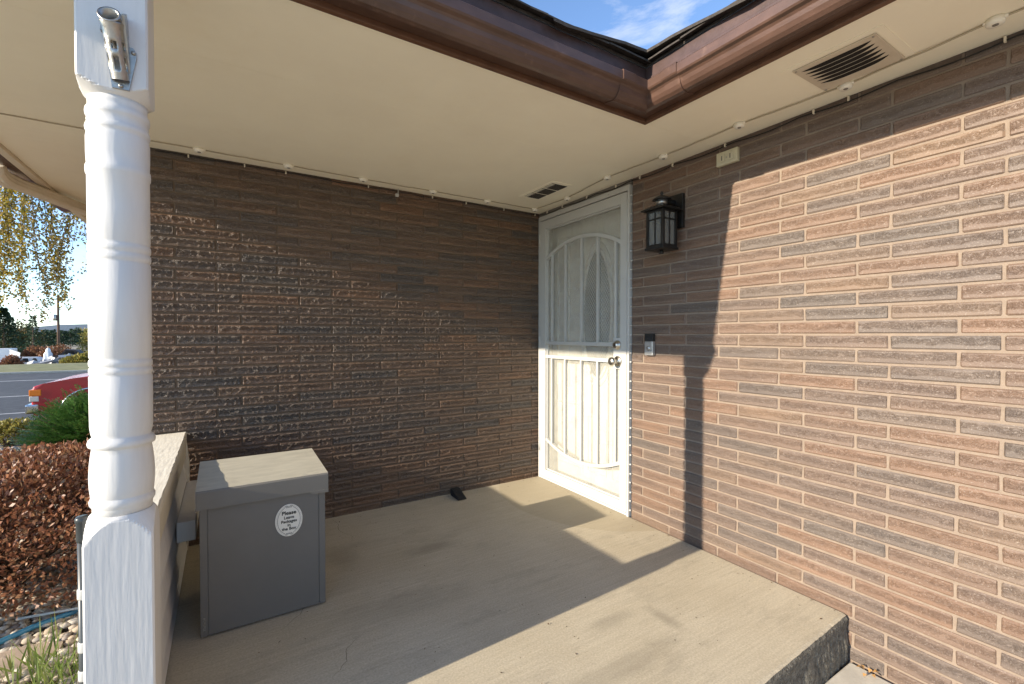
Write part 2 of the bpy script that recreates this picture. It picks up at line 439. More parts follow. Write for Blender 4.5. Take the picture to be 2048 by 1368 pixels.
M = dict(
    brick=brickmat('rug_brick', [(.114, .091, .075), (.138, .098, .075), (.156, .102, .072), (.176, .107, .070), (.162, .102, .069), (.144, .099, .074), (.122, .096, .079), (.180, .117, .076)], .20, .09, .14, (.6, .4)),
    brickdark=brickmat('rough_dark_brick', [(.080, .064, .052), (.116, .077, .052), (.130, .082, .052), (.158, .088, .049), (.134, .082, .050), (.118, .078, .052), (.088, .070, .055), (.150, .092, .055)], .35, .10, .22, (.55, .35)),  # copy of the rug brick with the back wall's shade put into its colour
    mortar=pmat('mortar', (.245, .188, .142), .9, .12, 30, .5, 260, dirt=((.20, .16, .13), 5, .6, .5)),
    mortardark=pmat('brown_mortar', (.125, .088, .060), .9, .15, 30, .5, 260, dirt=((.08, .058, .044), 5, .55, .6)),  # mortar copy, darkened to carry the shade on the back wall
    slab=slabmat(),
    stepface=pmat('dark_aggregate', (.15, .138, .112), .75, .7, 60, .9, 150, bdist=.012, dirt=((.20, .18, .13), 45, .62, .8)),
    walk=pmat('walk_concrete', (.54, .50, .42), .85, .16, 9, .35, 220, dirt=((.22, .19, .15), 4, .6, .5)),
    soffit=pmat('cream_soffit_paint', (.93, .86, .68), .6, .03, 3, .12, 90, bdist=.003, dirt=((.88, .80, .61), 2.2, .55, .4)),
    cream=pmat('cream_paint', (.70, .63, .49), .5, .06, 8, .12, 120),
    white=pmat('white_paint', (.68, .66, .625), .42, .05, 9, .14, 30, stretch=(3, 3, .4), bdist=.004, dirt=((.60, .55, .47), 7, .66, .5)),
    whiterough=pmat('brushed_white_paint', (.74, .715, .675), .5, .06, 10, .22, 26, stretch=(3, 3, .3), bdist=.004, dirt=((.6, .55, .47), 9, .64, .6)),
    peel=pmat('peeling_cream_paint', (.74, .69, .58), .62, .06, 24, .45, 30, stretch=(3, .4, 1), bdist=.003, dirt=((.34, .31, .27), 30, .70, .6)),
    doorwhite=pmat('white_enamel', (.49, .485, .455), .32, .03, 6, .05, 60),
    innerdoor=pmat('inner_door_paint', (.60, .59, .545), .4, .04, 6, .05, 60),
    brown=pmat('brown_gutter_enamel', (.092, .050, .035), .36, .25, 7, .12, 60, stretch=(1, 1, 3), spec=.5, dirt=((.17, .10, .07), 14, .58, .6)),
    fascia=pmat('brown_fascia_paint', (.115, .055, .030), .55, .25, 14, .3, 70, dirt=((.05, .03, .02), 9, .6, .6)),
    drip=pmat('brown_drip_edge', (.075, .045, .04), .45, .3, 12, .15, 80, dirt=((.30, .24, .13), 26, .66, .8)),
    shingle=pmat('asphalt_shingle', (.055, .047, .04), .9, .4, 60, .8, 240, dirt=((.16, .14, .10), 30, .63, .6)),
    grey=pmat('grey_powder_coat', (.158, .149, .134), .42, .06, 5, .18, 420, spec=.45, bdist=.001),
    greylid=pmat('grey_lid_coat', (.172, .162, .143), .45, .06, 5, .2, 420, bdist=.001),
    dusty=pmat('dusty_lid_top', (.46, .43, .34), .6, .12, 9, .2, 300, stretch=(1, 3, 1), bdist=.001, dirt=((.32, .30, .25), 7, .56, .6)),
    wirec=pmat('tan_wire', (.42, .36, .25), .6, .05, 9),
    puck=pmat('pale_puck', (.88, .84, .72), .5, .03, 9),
    black=pmat('black_enamel', (.012, .011, .010), .35, .3, 20, .1, 200),
    rubber=pmat('black_rubber', (.018, .017, .016), .75, .3, 30, .3, 200),
    plaque=pmat('cream_plaque', (.80, .76, .66), .4, .03, 20),
    ink=pmat('black_ink', (.015, .014, .013), .5, .1, 20),
    nickel=pmat('brushed_nickel', (.55, .52, .46), .28, .08, 40, .05, 200, metallic=1.0),
    alu=pmat('cast_aluminium', (.42, .40, .36), .38, .15, 50, .25, 120, metallic=.9),
    silver=pmat('satin_silver', (.55, .55, .54), .35, .03, 10, metallic=.7),
    vent=pmat('vent_beige', (.60, .52, .40), .55, .06, 9, .1, 90, dirt=((.42, .34, .24), 12, .6, .5)),
    dark=pmat('dark_void', (.012, .010, .008), .9, .1, 5),
    outlet=pmat('ivory_plastic', (.52, .47, .33), .45, .05, 9, dirt=((.30, .25, .15), 20, .6, .5)),
    screen=meshmat('screen_mesh', (.62, .60, .52), .22),
    lampglass=meshmat('seeded_glass', (.22, .22, .20), .5),
    ovalglass=pmat('obscure_glass', (.14, .155, .15), .12, .1, 60, .6, 90, spec=.6),
    header=pmat('weathered_grey_wood', (.20, .18, .15), .8, .25, 12, .4, 60, stretch=(1, .2, 3)),
    screw=pmat('screw_metal', (.4, .38, .34), .4, .1, 30, metallic=.8),
)

# ================================================================== THE SETTING
H = 2.114            # ceiling above the porch floor
def gz(x, y):
    """height of the ground: level by the house, falling away to the street"""
    a = min(max((y - 0.6) / 6.5, 0), 1)
    z = -0.215 - 0.40 * a
    if y > 34: z -= 1.7 * min((y - 34) / 9.0, 1)
    return z

def sheet(name, xs, ys, zf, mat, dz=0.0, parent=None):
    vs, fs = [], []
    for y in ys:
        for x in xs: vs.append((x, y, zf(x, y) + dz))
    nx = len(xs)
    for j in range(len(ys) - 1):
        for i in range(nx - 1):
            fs.append((j * nx + i, j * nx + i + 1, (j + 1) * nx + i + 1, (j + 1) * nx + i))
    return MB().add(vs, fs, 0, True).build(name, mat, parent)

m_soil = pmat('dry_soil', (.30, .245, .175), .95, .3, 3, .5, 60, dirt=((.20, .19, .09), 1.1, .5, .8))
m_asph = pmat('asphalt', (.062, .062, .064), .85, .3, 5, .4, 150, dirt=((.10, .098, .092), .5, .5, .7))
m_lawn = pmat('dry_lawn', (.20, .19, .075), .95, .3, 2.5, .6, 30, dirt=((.28, .24, .12), .6, .5, .7))
m_paint = pmat('road_paint', (.45, .44, .42), .8, .3, 8)
m_curb = pmat('curb_concrete', (.38, .36, .31), .85, .15, 8, .3, 100)

tag(sheet('ground', [-600, -120, -40, -14, -8, -5, -3.9, -3.2, -2.5, 0, 4, 12, 60, 600], [-300, -60, -12, -6, -3, -1.5, 0, .6, 1.6, 2.6, 3.6, 4.6, 5.6, 7.1, 9, 14, 30, 34, 37, 40, 43, 80, 300, 900], gz, m_soil, -.02), kind='structure')
tag(sheet('road', [-200, -60, -20, -10, -5, 0, 10, 40, 200], [8.2, 9, 12, 16, 26.3], gz, m_asph, .0), kind='structure')
road = bpy.data.objects['road']
for (xa, xb, y0, y1) in ((-40, 30, 21.4, 21.6), (-40, 30, 15.1, 15.25), (-14, 8, 11.2, 11.32)):
    MB().add([(xa, y0, -.611), (xb, y0 + 1.0, -.611), (xb, y1 + 1.0, -.611), (xa, y1, -.611)], [(0, 1, 2, 3)]).build('lane_marking', m_paint, road)
tag(sheet('lawn', [-200, -60, -25, -15, -10, -6, 0, 20, 200], [26.4, 26.8, 28, 30, 32, 33.5, 34.5], lambda x, y: -.615 + (0.09 if y > 26.6 else .05) + max(0, y - 27) * .012 - max(0, y - 33) * .12, m_lawn), kind='structure')
# street curb and the curving edging before the gravel bed
cb = MB()
cb.cbox((-200, 26.25, -.62), (200, 26.42, -.52), .02)
tag(cb.build('street_curb', m_curb), kind='structure')
ce = MB()
pts = []
for i in range(25):
    a = i / 24
    x = -9.0 + 6.0 * a; y = 6.3 + 1.25 * math.sin(PI * (0.15 + .6 * a))
    pts.append((x, y))
for (x0, y0), (x1, y1) in zip(pts[:-1], pts[1:]):
    d = Vector((x1 - x0, y1 - y0, 0)).normalized(); nn = Vector((-d.y, d.x, 0)) * .09
    z = gz(x0, y0) - .03
    ce.prism([Vector((x0, y0, z)) - nn, Vector((x1, y1, z)) - nn, Vector((x1, y1, z)) + nn, Vector((x0, y0, z)) + nn], (0, 0, .12))
tag(ce.build('garden_curb', m_curb), kind='structure')
# far hills
hv = []
for i in range(81):
    x = -2600 + 65 * i
    hv.append((x, 1500 + 0.1 * x, 6 + 16 * (math.sin(i * .37) * .5 + .5) + 9 * math.sin(i * .9 + 1)))
vs = [(p[0], p[1] - 300, -4) for p in hv] + hv + [(p[0], p[1] + 500, -4) for p in hv]
fs = []
for r in range(2):
    for i in range(80): fs.append((r * 81 + i, r * 81 + i + 1, (r + 1) * 81 + i + 1, (r + 1) * 81 + i))
tag(MB().add(vs, fs, 0, True).build('hills', pmat('far_hills', (.10, .13, .15), 1, .1, .004)), kind='structure')

# porch floor: a slab with a raw dark front edge
fl = MB()
ex = [(-2.47, -2.235), (-1.6, -2.222), (-.9, -2.213), (-.3, -2.19), (-.012, -2.178)]
n = len(ex)
b_ = 0.018
vs = [(x, y + b_, 0) for x, y in ex] + [(-.012, .0, 0), (-2.47, .0, 0)]
fl.add(vs, [tuple(range(len(vs)))], 0)
vs = []
prof = [(b_, 0), (.006, -.004), (0, -.016), (.002, -.06), (-.004, -.12), (.0, -.30)]
N = 90
cols = []
for i in range(N + 1):
    a = i / N * (n - 1); k = min(int(a), n - 2); f = a - k
    x = ex[k][0] * (1 - f) + ex[k + 1][0] * f; y = ex[k][1] * (1 - f) + ex[k + 1][1] * f
    for j, (dy, z) in enumerate(prof):
        jit = 0 if j == 0 else npr.uniform(-.0012, .0012) if j < 3 else npr.uniform(-.004, .004)
        vs.append((x, y + dy + jit, z + (0 if j in (0, len(prof) - 1) else npr.uniform(-.001, .001) if j < 3 else npr.uniform(-.003, .003))))
fs = []
P_ = len(prof)
for i in range(N):
    for j in range(P_ - 1):
        fs.append((i * P_ + j, i * P_ + j + 1, (i + 1) * P_ + j + 1, (i + 1) * P_ + j))
fl.add(vs, fs[:], 1, False)
for q in range(len(fl.f)):
    pass
fl.add([(-2.47, -2.235, 0), (-2.47, 0, 0), (-2.47, 0, -.3), (-2.47, -2.235, -.3)], [(0, 1, 2, 3)], 1)
slab = tag(fl.build('porch_floor', [M['slab'], M['stepface']]), kind='structure')
# the first two rows of the edge are still clean concrete
for p in slab.data.polygons:
    if p.material_index == 1 and p.center.z > -.006 and p.center.y < -1: p.material_index = 0
wk = MB()
wk.cbox((-2.2, -6.5, -.30), (-.016, -2.19, -.183), .006)
tag(wk.build('walkway', M['walk']), kind='structure')

dv = MB(); dv.cbox((-11, -14, -.40), (-2.205, -2.75, -.196), .006)  # unseen concrete added to bounce sunlight up onto the porch ceiling
tag(dv.build('driveway', M['walk']), kind='structure')
m_crack = pmat('crack_shadow', (.20, .17, .125), .95, .2, 30)
for pts_c in ([(-1.98, -1.05), (-1.90, -.98), (-1.86, -.88), (-1.80, -.80)], [(-1.60, -.02), (-1.58, -.12), (-1.60, -.22), (-1.55, -.34), (-1.57, -.42)], [(-1.86, -1.42), (-1.80, -1.36), (-1.79, -1.30), (-1.72, -1.24)], [(-1.75, -1.75), (-1.71, -1.70), (-1.70, -1.62)]):
    cm = MB(); fine = []
    for (xa, ya), (xb, yb) in zip(pts_c[:-1], pts_c[1:]):
        for i in range(5):
            f = i / 5; fine.append((xa + (xb - xa) * f + rng.uniform(-.004, .004), ya + (yb - ya) * f + rng.uniform(-.004, .004)))
    vs = []
    for i, (x, y) in enumerate(fine):
        wd = .0007 * math.sin(PI * (i + .5) / len(fine)) + .0003
        vs += [(x - wd, y + wd * .5, .0004), (x + wd, y - wd * .5, .0004)]
    cm.add(vs, [(2 * i, 2 * i + 1, 2 * i + 3, 2 * i + 2) for i in range(len(fine) - 1)]).build('crack', m_crack, slab)
# ------------------------------------------------------------------ brick walls
BL, CO, Z0 = .292, .058, .0436
def brick_mesh(seed, mat, rag=1.0):
    r = random.Random(seed); ch = .004 if rag == 1 else .0055
    xs = [-BL / 2, -BL / 2 + ch, BL / 2 - ch, BL / 2]; hz = .0488
    zs = [-hz / 2, -hz / 2 + ch, hz / 2 - ch, hz / 2]
    vs = []
    for j, z in enumerate(zs):
        for i, x in enumerate(xs):
            edge = i in (0, 3) or j in (0, 3); cor = i in (0, 3) and j in (0, 3)
            y = (.003 if edge else 0) + (.002 if cor else 0) + r.uniform(-.0012, .0012) * rag
            vs.append((x + (r.uniform(-.0016, .0016) * rag if not cor else (-.002 if x > 0 else .002)), y, z + r.uniform(-.0014, .0014) * rag))
    fs = [(j * 4 + i, j * 4 + i + 1, (j + 1) * 4 + i + 1, (j + 1) * 4 + i) for j in range(3) for i in range(3)]
    ring = [0, 1, 2, 3, 7, 11, 15, 14, 13, 12, 8, 4]
    o = len(vs)
    for k in ring: vs.append((vs[k][0], .05, vs[k][2]))
    for q in range(12): fs.append((ring[(q + 1) % 12], ring[q], o + q, o + (q + 1) % 12))
    mb = MB().add(vs, fs, 0)
    return mb.mesh('brick', mat)
BML = [brick_mesh(i, M['brick']) for i in range(14)]
def torn_brick_mesh(seed):
    """rug brick with a torn, faceted band along its face that the low sun rakes across"""
    r = random.Random(seed); NX = 26; hz = .0492
    zs = [-hz / 2, -hz / 2 + .004, -hz / 2 + .015, .003, hz / 2 - .009, hz / 2 - .0035, hz / 2]
    xs = [-BL / 2, -BL / 2 + .004] + [-BL / 2 + .004 + (BL - .008) * (i + 1) / NX for i in range(NX - 1)] + [BL / 2 - .004, BL / 2]
    nx, nz = len(xs), len(zs); vs = []
    calm = [r.random() < .25 for _ in range(6)]
    for j, z in enumerate(zs):
        for i, x in enumerate(xs):
            edge = i in (0, nx - 1) or j in (0, nz - 1)
            mid = j in (2, 3, 4) and 1 < i < nx - 2
            a = .0024 if mid else .0007
            if mid and calm[min(5, i * 6 // nx)]: a = .0012
            y = (.0030 if edge else 0) + r.uniform(-a, a) + ({2: .0010, 3: .0014, 4: -.0010}[j] if mid else 0)
            jx = 0 if i in (0, 1, nx - 2, nx - 1) else r.uniform(-.004, .004)
            jz = r.uniform(-.0025, .0025) if mid else r.uniform(-.0010, .0010)
            vs.append((x + jx, y, z + jz))
    fs = []
    for j in range(nz - 1):
        for i in range(nx - 1):
            a, b, c, d = j * nx + i, j * nx + i + 1, (j + 1) * nx + i + 1, (j + 1) * nx + i
            if (i + j) % 2: fs += [(a, b, c), (a, c, d)]
            else: fs += [(a, b, d), (b, c, d)]
    ring_ = list(range(nx)) + [j * nx + nx - 1 for j in range(1, nz)] + [(nz - 1) * nx + i for i in range(nx - 2, -1, -1)] + [j * nx for j in range(nz - 2, 0, -1)]
    o = len(vs)
    for k in ring_: vs.append((vs[k][0], .05, vs[k][2]))
    m_ = len(ring_)
    for q in range(m_): fs.append((ring_[(q + 1) % m_], ring_[q], o + q, o + (q + 1) % m_))
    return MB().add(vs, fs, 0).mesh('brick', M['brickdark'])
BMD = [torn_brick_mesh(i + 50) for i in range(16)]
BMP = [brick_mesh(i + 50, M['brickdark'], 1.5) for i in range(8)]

def brick_rows(length, kmin, kmax, off):
    """(centre along the wall, centre height, length) of each brick, s running 0..length from the corner"""
    out = []
    for k in range(kmin, kmax):
        z = Z0 + CO * k + CO / 2
        base, step = off[k % 2]
        s = base - step * 20
        while s < length:
            a, b = max(s + .0048, 0.003), min(s + step - .0048, length)
            if b - a > .02: out.append(((a + b) / 2, z, b - a))
            s += step
    return out

def place_bricks(wall, bricks, tf, rot, limit, score, BM, bmat, lean=(-.004, .008, -.003, .003)):
    order = sorted(range(len(bricks)), key=lambda i: -score(bricks[i]))
    keep = set(order[:limit])
    rest = MB()
    for i, (s, z, ln) in enumerate(bricks):
        me = rng.choice(BM); jit = rng.uniform(-.0010, .0010)
        loc = tf(s, z, jit)
        tilt = rng.uniform(-.0025, .0025)
        flip = rng.random() < .5
        if i in keep and score(bricks[i]) > 0:
            o = bpy.data.objects.new('brick', me); COL.objects.link(o); o.parent = wall
            o.location = Vector(loc) - wall.location
            o.rotation_euler = (rng.uniform(lean[0], lean[1]), tilt, rot + rng.uniform(lean[2], lean[3]))
            o.scale = (ln / BL, 1, 1)
        else:
            mt = Matrix.Translation(loc) @ Matrix.Rotation(rot, 4, 'Z') @ Matrix.Rotation(tilt, 4, 'Y') @ Matrix.Diagonal((ln / BL, 1, 1, 1))
            rest.add([mt @ v.co for v in me.vertices], [tuple(p.vertices) for p in me.polygons], 0)
    if rest.v:
        o = rest.build('brick_remainder', bmat, wall); o['kind'] = 'stuff'

def pscore(pt):
    d = Vector(pt) - CAM
    z = d.dot(fw)
    if z < .2: return 0
    x = 1024 + F_PX * d.dot(rt) / z; y = 684 - F_PX * d.dot(up) / z
    if x < -60 or x > 2110 or y < -30 or y > 1400: return 0
    return 1 / z

# back wall (y = 0), from the inner corner to the outer house corner
XL = -2.62
bw = thing('brick_wall', 'dark brown rough brick wall under the porch ceiling, behind the grey parcel box', 'wall', (-1.3, 0, -.3))
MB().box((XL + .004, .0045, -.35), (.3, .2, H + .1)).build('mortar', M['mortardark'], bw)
br = brick_rows(-XL, -6, 36, {1: (.075, .302), 0: (.266 - .302, .3012)})
def sc_b(b):
    p = (-b[0], 0, b[1]); s = pscore(p)
    if b[1] < .0: return 0
    d = Vector(p) - CAM; x = 1024 + F_PX * d.dot(rt) / d.dot(fw)
    if x < 322: return 0
    if x < 640 and b[1] < .5: return 0
    return s
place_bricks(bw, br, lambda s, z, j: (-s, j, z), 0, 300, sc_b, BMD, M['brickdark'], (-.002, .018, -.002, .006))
# short return of the same wall round the outer corner
ret = MB()
for k in range(-6, 36):
    s = .0 if k % 2 else -.15
    while s < 5.2:
        a, b = max(s + .0055, 0.006), min(s + .3 - .0055, 5.2)
        if b - a > .03:
            me = rng.choice(BMP)
            mt = Matrix.Translation((XL, (a + b) / 2, Z0 + CO * k + CO / 2)) @ Matrix.Rotation(-PI / 2, 4, 'Z') @ Matrix.Diagonal(((b - a) / BL, 1, 1, 1))
            ret.add([mt @ v.co for v in me.vertices], [tuple(p.vertices) for p in me.polygons], 0)
        s += .3
sw = thing('brick_wall', 'outer side wall of the house round the corner behind the green shrub', 'wall', (XL, 2.5, -.3))
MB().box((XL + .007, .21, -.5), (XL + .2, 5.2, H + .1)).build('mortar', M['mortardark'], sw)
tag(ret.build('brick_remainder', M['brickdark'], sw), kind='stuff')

# right wall (x = 0), sunlit, from the door to past the frame
rw = thing('brick_wall', 'sunlit tan and mauve brick wall with pale mortar beside the white door', 'wall', (0, -2.5, -.3))
DW = .985
MB().box((.005, -6.5, -.35), (.2, -DW - .004, H + .1)).build('mortar', M['mortar'], rw)
br = [(s + 0, z, l) for s, z, l in brick_rows(6.5, -6, 36, {1: (1.887 - 1.525, .305), 0: (1.69 - 1.525, .305)})]
b2 = []
for s, z, l in br:
    a, b = s - l / 2, s + l / 2
    a = max(a, DW + .006)
    if b - a > .02: b2.append(((a + b) / 2, z, b - a))
place_bricks(rw, b2, lambda s, z, j: (j * .6, -s, z), -PI / 2, 300, lambda b: pscore((0, -b[0], b[1])) if not (b[1] < -.02 and b[0] < 2.1) else 0, BML, M['brick'])
# wall above the door opening and the dim lobby behind
hb = MB().box((-.004, -DW + .002, 2.083), (.12, -.004, H))
o = hb.build('header_board', M['header'], rw)

# ------------------------------------------------------------------ ceiling panels
ceil = thing('porch_ceiling', None, None, (-1.5, -.8, H))
ceil['kind'] = 'structure'
def panel(x0, y0, x1, y1):
    MB().cbox((x0 + .0005, y0 + .0005, H), (x1 - .0005, y1 - .0005, H + .012), .0003).build('ceiling_panel', M['soffit'], ceil)
panel(-3.105, -1.556, 0, -1.075)
panel(-3.105, -1.075, 0.0, 0.004)
panel(-3.105, .004, XL + .004, .175)
panel(-3.105, .175, XL + .004, 2.6)
panel(-3.105, 2.6, XL + .004, 5.2)
panel(-.522, -4.0, 0, -1.556)
panel(-.522, -6.5, 0, -4.0)
MB().box((-3.1, -1.55, H + .014), (.2, 5.2, H + .02)).build('backing', M['soffit'], ceil)
MB().box((-.51, -6.5, H + .014), (.2, -1.56, H + .02)).build('backing', M['soffit'], ceil)

# ------------------------------------------------------------------ roof
roof = thing('house_roof', 'dark shingled roof with brown painted fascia above the porch', 'roof', (-1.5, 0, H))
FT = 2.305
fa = MB(); fa.cbox((-3.145, -1.578, 2.100), (-.524, -1.558, FT), .002); fa.build('fascia', M['fascia'], roof)
fa = MB(); fa.cbox((-.546, -6.5, 2.0995), (-.5245, -1.5785, FT), .002); fa.build('fascia', M['fascia'], roof)
fa = MB(); fa.cbox((-3.145, -1.5575, 2.094), (-3.107, 5.2, FT), .002); fa.build('fascia', M['cream'], roof)
PT = .36     # roof slope
e0 = 2.315
def zA(x): return e0 + PT * (x + .58)
def zB(y): return e0 + PT * (y + 1.612)
rd = MB()
rd.prism([(-3.19, -1.612, e0), (-.58, -1.612, e0), (2.42, 1.388, zB(1.388)), (-.19, 1.388, zB(1.388))], (0, 0, .012))
rd.prism([(-.58, -1.612, e0), (-.58, -6.5, e0), (2.42, -6.5, zA(2.42)), (2.42, 1.388, zA(2.42))], (0, 0, .012))
rd.prism([(-3.19, -1.612, e0), (-.19, 1.388, e0 + PT * 3), (-.19, 5.6, e0 + PT * 3), (-3.19, 5.6, e0)], (0, 0, .012))
rd.build('roof_deck', M['shingle'], roof)
# drip edge: a bent metal strip on each eave
de = MB(); de.cbox((-3.2, -1.606, 2.262), (-.566, -1.580, 2.316), .003); de.cbox((-3.2, -1.612, 2.250), (-.560, -1.603, 2.268), .002); de.build('drip_edge', M['drip'], roof)
de = MB(); de.cbox((-.574, -6.5, 2.262), (-.5485, -1.607, 2.3165), .003); de.cbox((-.580, -6.5, 2.250), (-.571, -1.613, 2.268), .002); de.build('drip_edge', M['drip'], roof)
# shingles: two ragged starter courses per eave, then courses up the slope
def shingle(c, alongy, ln, wd, lift):
    vs, fs = [], []
    nseg = 4
    for i in range(nseg + 1):
        u = -ln / 2 + ln * i / nseg
        for (q, dz) in ((0, 0), (wd, 0)):
            q2 = q + (rng.uniform(-.006, .004) if q == 0 else 0)
            sag = rng.uniform(-.002, .002) if q == 0 else 0
            for th in (0, .007):
                z = c[2] + PT * q2 + th + lift + sag
                if alongy: vs.append((c[0] + q2, c[1] + u, z))
                else: vs.append((c[0] + u, c[1] + q2, z))
    for i in range(nseg):
        a = i * 4; b = a + 4
        fs += [(a, b, b + 1, a + 1), (a + 1, b + 1, b + 3, a + 3), (a, a + 2, b + 2, b), (a + 2, a + 3, b + 3, b + 2)]
    fs += [(0, 1, 3, 2), (nseg * 4, nseg * 4 + 2, nseg * 4 + 3, nseg * 4 + 1)]
    MB().add(vs, fs).build('shingle', M['shingle'], roof)
for course in range(3):
    q = course * .13 - .028
    x = -3.22 + q + course * .11
    while x < -.62 + max(q, 0) + .12:
        ln = rng.uniform(.28, .33)
        shingle((x + ln / 2, -1.612 + q, e0 + PT * q + .013), False, ln - .005, .16, .003 + .003 * rng.random() + course * .002)
        x += ln
    y = -1.60 + q + .1
    while y > -4.6:
        ln = rng.uniform(.28, .33)
        shingle((-.58 + q, y - ln / 2, e0 + PT * q + .013), True, ln - .005, .16, .003 + .003 * rng.random() + course * .002)
        y -= ln
# woven valley: shingles turned up in a soft curve where the two roofs meet
vv, vf = [], []
NV, NU = 14, 16
for i in range(NV + 1):
    s_ = -.012 + i * .16
    for j in range(NU + 1):
        q = (j / NU - .5) * 1.0
        x = -.605 + s_ + min(q, 0); y = -1.637 + s_ - max(q, 0)
        k_ = (1 - abs(q) / .5)
        h = e0 + PT * (s_ - .025) + .016 + .045 * (3 * k_ ** 2 - 2 * k_ ** 3)
        vv.append((x, y, h + rng.uniform(-.002, .002)))
for i in range(NV):
    for j in range(NU):
        a = i * (NU + 1) + j
        vf.append((a, a + 1, a + NU + 2, a + NU + 1))
vb = MB(); vb.add(vv, vf, 0, True); vb.add([(p[0], p[1], p[2] - .012) for p in vv], vf, 0, True)
edge = [j for j in range(NU + 1)]
vb.add([vv[j] for j in edge] + [(vv[j][0], vv[j][1], vv[j][2] - .012) for j in edge], [(j, j + 1, NU + 2 + j, NU + 1 + j) for j in range(NU)], 0)
vb.build('valley_shingles', M['shingle'], roof)

# ------------------------------------------------------------------ gutters
# (distance out from the fascia face, height): closed skin of a K-style gutter
GP = [(0.001, 2.205), (0.001, 2.118), (.052, 2.108), (.066, 2.112), (.078, 2.122), (.086, 2.136), (.090, 2.150), (.096, 2.157), (.108, 2.162), (.112, 2.168), (.112, 2.200), (.106, 2.206), (.100, 2.202), (.104, 2.196), (.105, 2.172), (.098, 2.166), (.088, 2.162), (.080, 2.140), (.070, 2.126), (.052, 2.116), (.006, 2.125), (.006, 2.205)]
def gutter_run(name, paths, mat, parent, grow=0.0):
    """paths: list of stations; each station maps an (out, z) profile point to 3-D"""
    n = len(GP); vs = []
    cx = sum(p[0] for p in GP) / n; cz = sum(p[1] for p in GP) / n
    for st in paths:
        for o, z in GP:
            if grow:
                o += grow * (1 if o > .03 else 0); z += -grow if z < 2.15 else grow * .6
            vs.append(st(o, z))
    fs = []
    for i in range(len(paths) - 1):
        for k in range(n): fs.append((i * n + k, i * n + (k + 1) % n, (i + 1) * n + (k + 1) % n, (i + 1) * n + k))
    fs.append(tuple(range(n))[::-1]); fs.append(tuple(range((len(paths) - 1) * n, len(paths) * n)))
    return MB().add(vs, fs).build(name, mat, parent)
fB, fA = -1.579, -.547
stB = lambda x: (lambda o, z: (x, fB - o, z))
stA = lambda y: (lambda o, z: (fA - o, y, z))
miter = lambda o, z: (fA - o, fB - o, z)
gut = thing('rain_gutter', 'brown metal gutter turning an inside corner above the porch entrance', 'gutter', (-.6, -1.6, H))
gutter_run('gutter_trough', [stB(-3.27), stB(-1.9), stB(-.742)], M['brown'], gut)
gutter_run('gutter_trough', [stA(-1.775), stA(-4.0), stA(-6.5)], M['brown'], gut)
gutter_run('corner_box', [stB(-.745), miter, stA(-1.77)], M['brown'], gut, .0015)
gutter_run('joint_strap', [stB(-.80), stB(-.728)], M['brown'], gut, .004)
gutter_run('joint_strap', [stA(-1.835), stA(-1.763)], M['brown'], gut, .004)
# brown side gutter and the cream downspout at the far eave
sg = thing('rain_gutter', 'brown side gutter along the eave over the red bush', 'gutter', (-3.2, .3, H))
stL = lambda y: (lambda o, z: (-3.147 - o, y, z - .012))
gutter_run('gutter_trough', [stL(-1.69), stL(0), stL(1.86)], M['brown'], sg)
for y in (-.9, -.3, .25, .42, .75, 1.1):
    MB().cbox((-3.245, y - .012, 2.176), (-3.148, y + .012, 2.182), .001).build('hanger', M['cream'], sg)
ds = thing('downspout', 'cream ribbed downspout pipe slung under the eave behind the post', 'downspout', (-3.15, .8, 2.0))
def rect_tube(mb, pts, wdt, hgt, mi=0):
    pts = [Vector(p) for p in pts]
    vs = []
    for i, p in enumerate(pts):
        t = (pts[min(i + 1, len(pts) - 1)] - pts[max(i - 1, 0)]).normalized()
        a = t.cross(Vector((0, 0, 1)))
        a = a.normalized() if a.length > 1e-3 else Vector((1, 0, 0)); b = a.cross(t)
        ring = []
        for k in range(24):
            an = 2 * PI * k / 24
            c_, s_ = math.cos(an), math.sin(an)
            r_ = (abs(c_) ** 5 + abs(s_) ** 5) ** (-1 / 5)
            rib = 1 - .07 * (k % 2)
            ring.append(p + a * c_ * r_ * wdt / 2 * rib + b * s_ * r_ * hgt / 2 * rib)
        vs += ring
    m_ = len(pts); fs = [(i * 24 + k, i * 24 + (k + 1) % 24, (i + 1) * 24 + (k + 1) % 24, (i + 1) * 24 + k) for i in range(m_ - 1) for k in range(24)]
    fs += [tuple(range(24))[::-1], tuple(range((m_ - 1) * 24, m_ * 24))]
    return mb.add(vs, fs, mi, False)
rect_tube(MB(), [(-3.235, .70, 2.098), (-3.235, .72, 2.068), (-3.230, .76, 2.052), (-3.222, .82, 2.048), (-3.21, .88, 2.050)], .086, .080).build('elbow', M['cream'], ds)
rect_tube(MB(), [(-3.212, .87, 2.050), (-2.985, 1.555, 2.056), (-2.76, 2.24, 2.062)], .074, .072).build('pipe', M['cream'], ds)
rect_tube(MB(), [(-2.765, 2.22, 2.062), (-2.72, 2.33, 2.03), (-2.70, 2.36, 1.93), (-2.70, 2.36, -.2)], .072, .076).build('drop_pipe', M['cream'], ds)

# ================================================================== PORCH POST
PX, PY, PH = -2.376, -1.538, .066
post = thing('porch_post', 'white turned wooden porch post with square base and square top block', 'post', (PX, PY, 0))
def sq_to_round(z0, z1, top):
    """square block whose shoulder is turned to a circle: gives the lamb's-tongue arc on each face"""
    return None
def block(name, z0, z1, mat, c=.006):
    mb = MB(); mb.cbox((PX - PH, PY - PH, z0), (PX + PH, PY + PH, z1), c); return mb.build(name, mat, post)
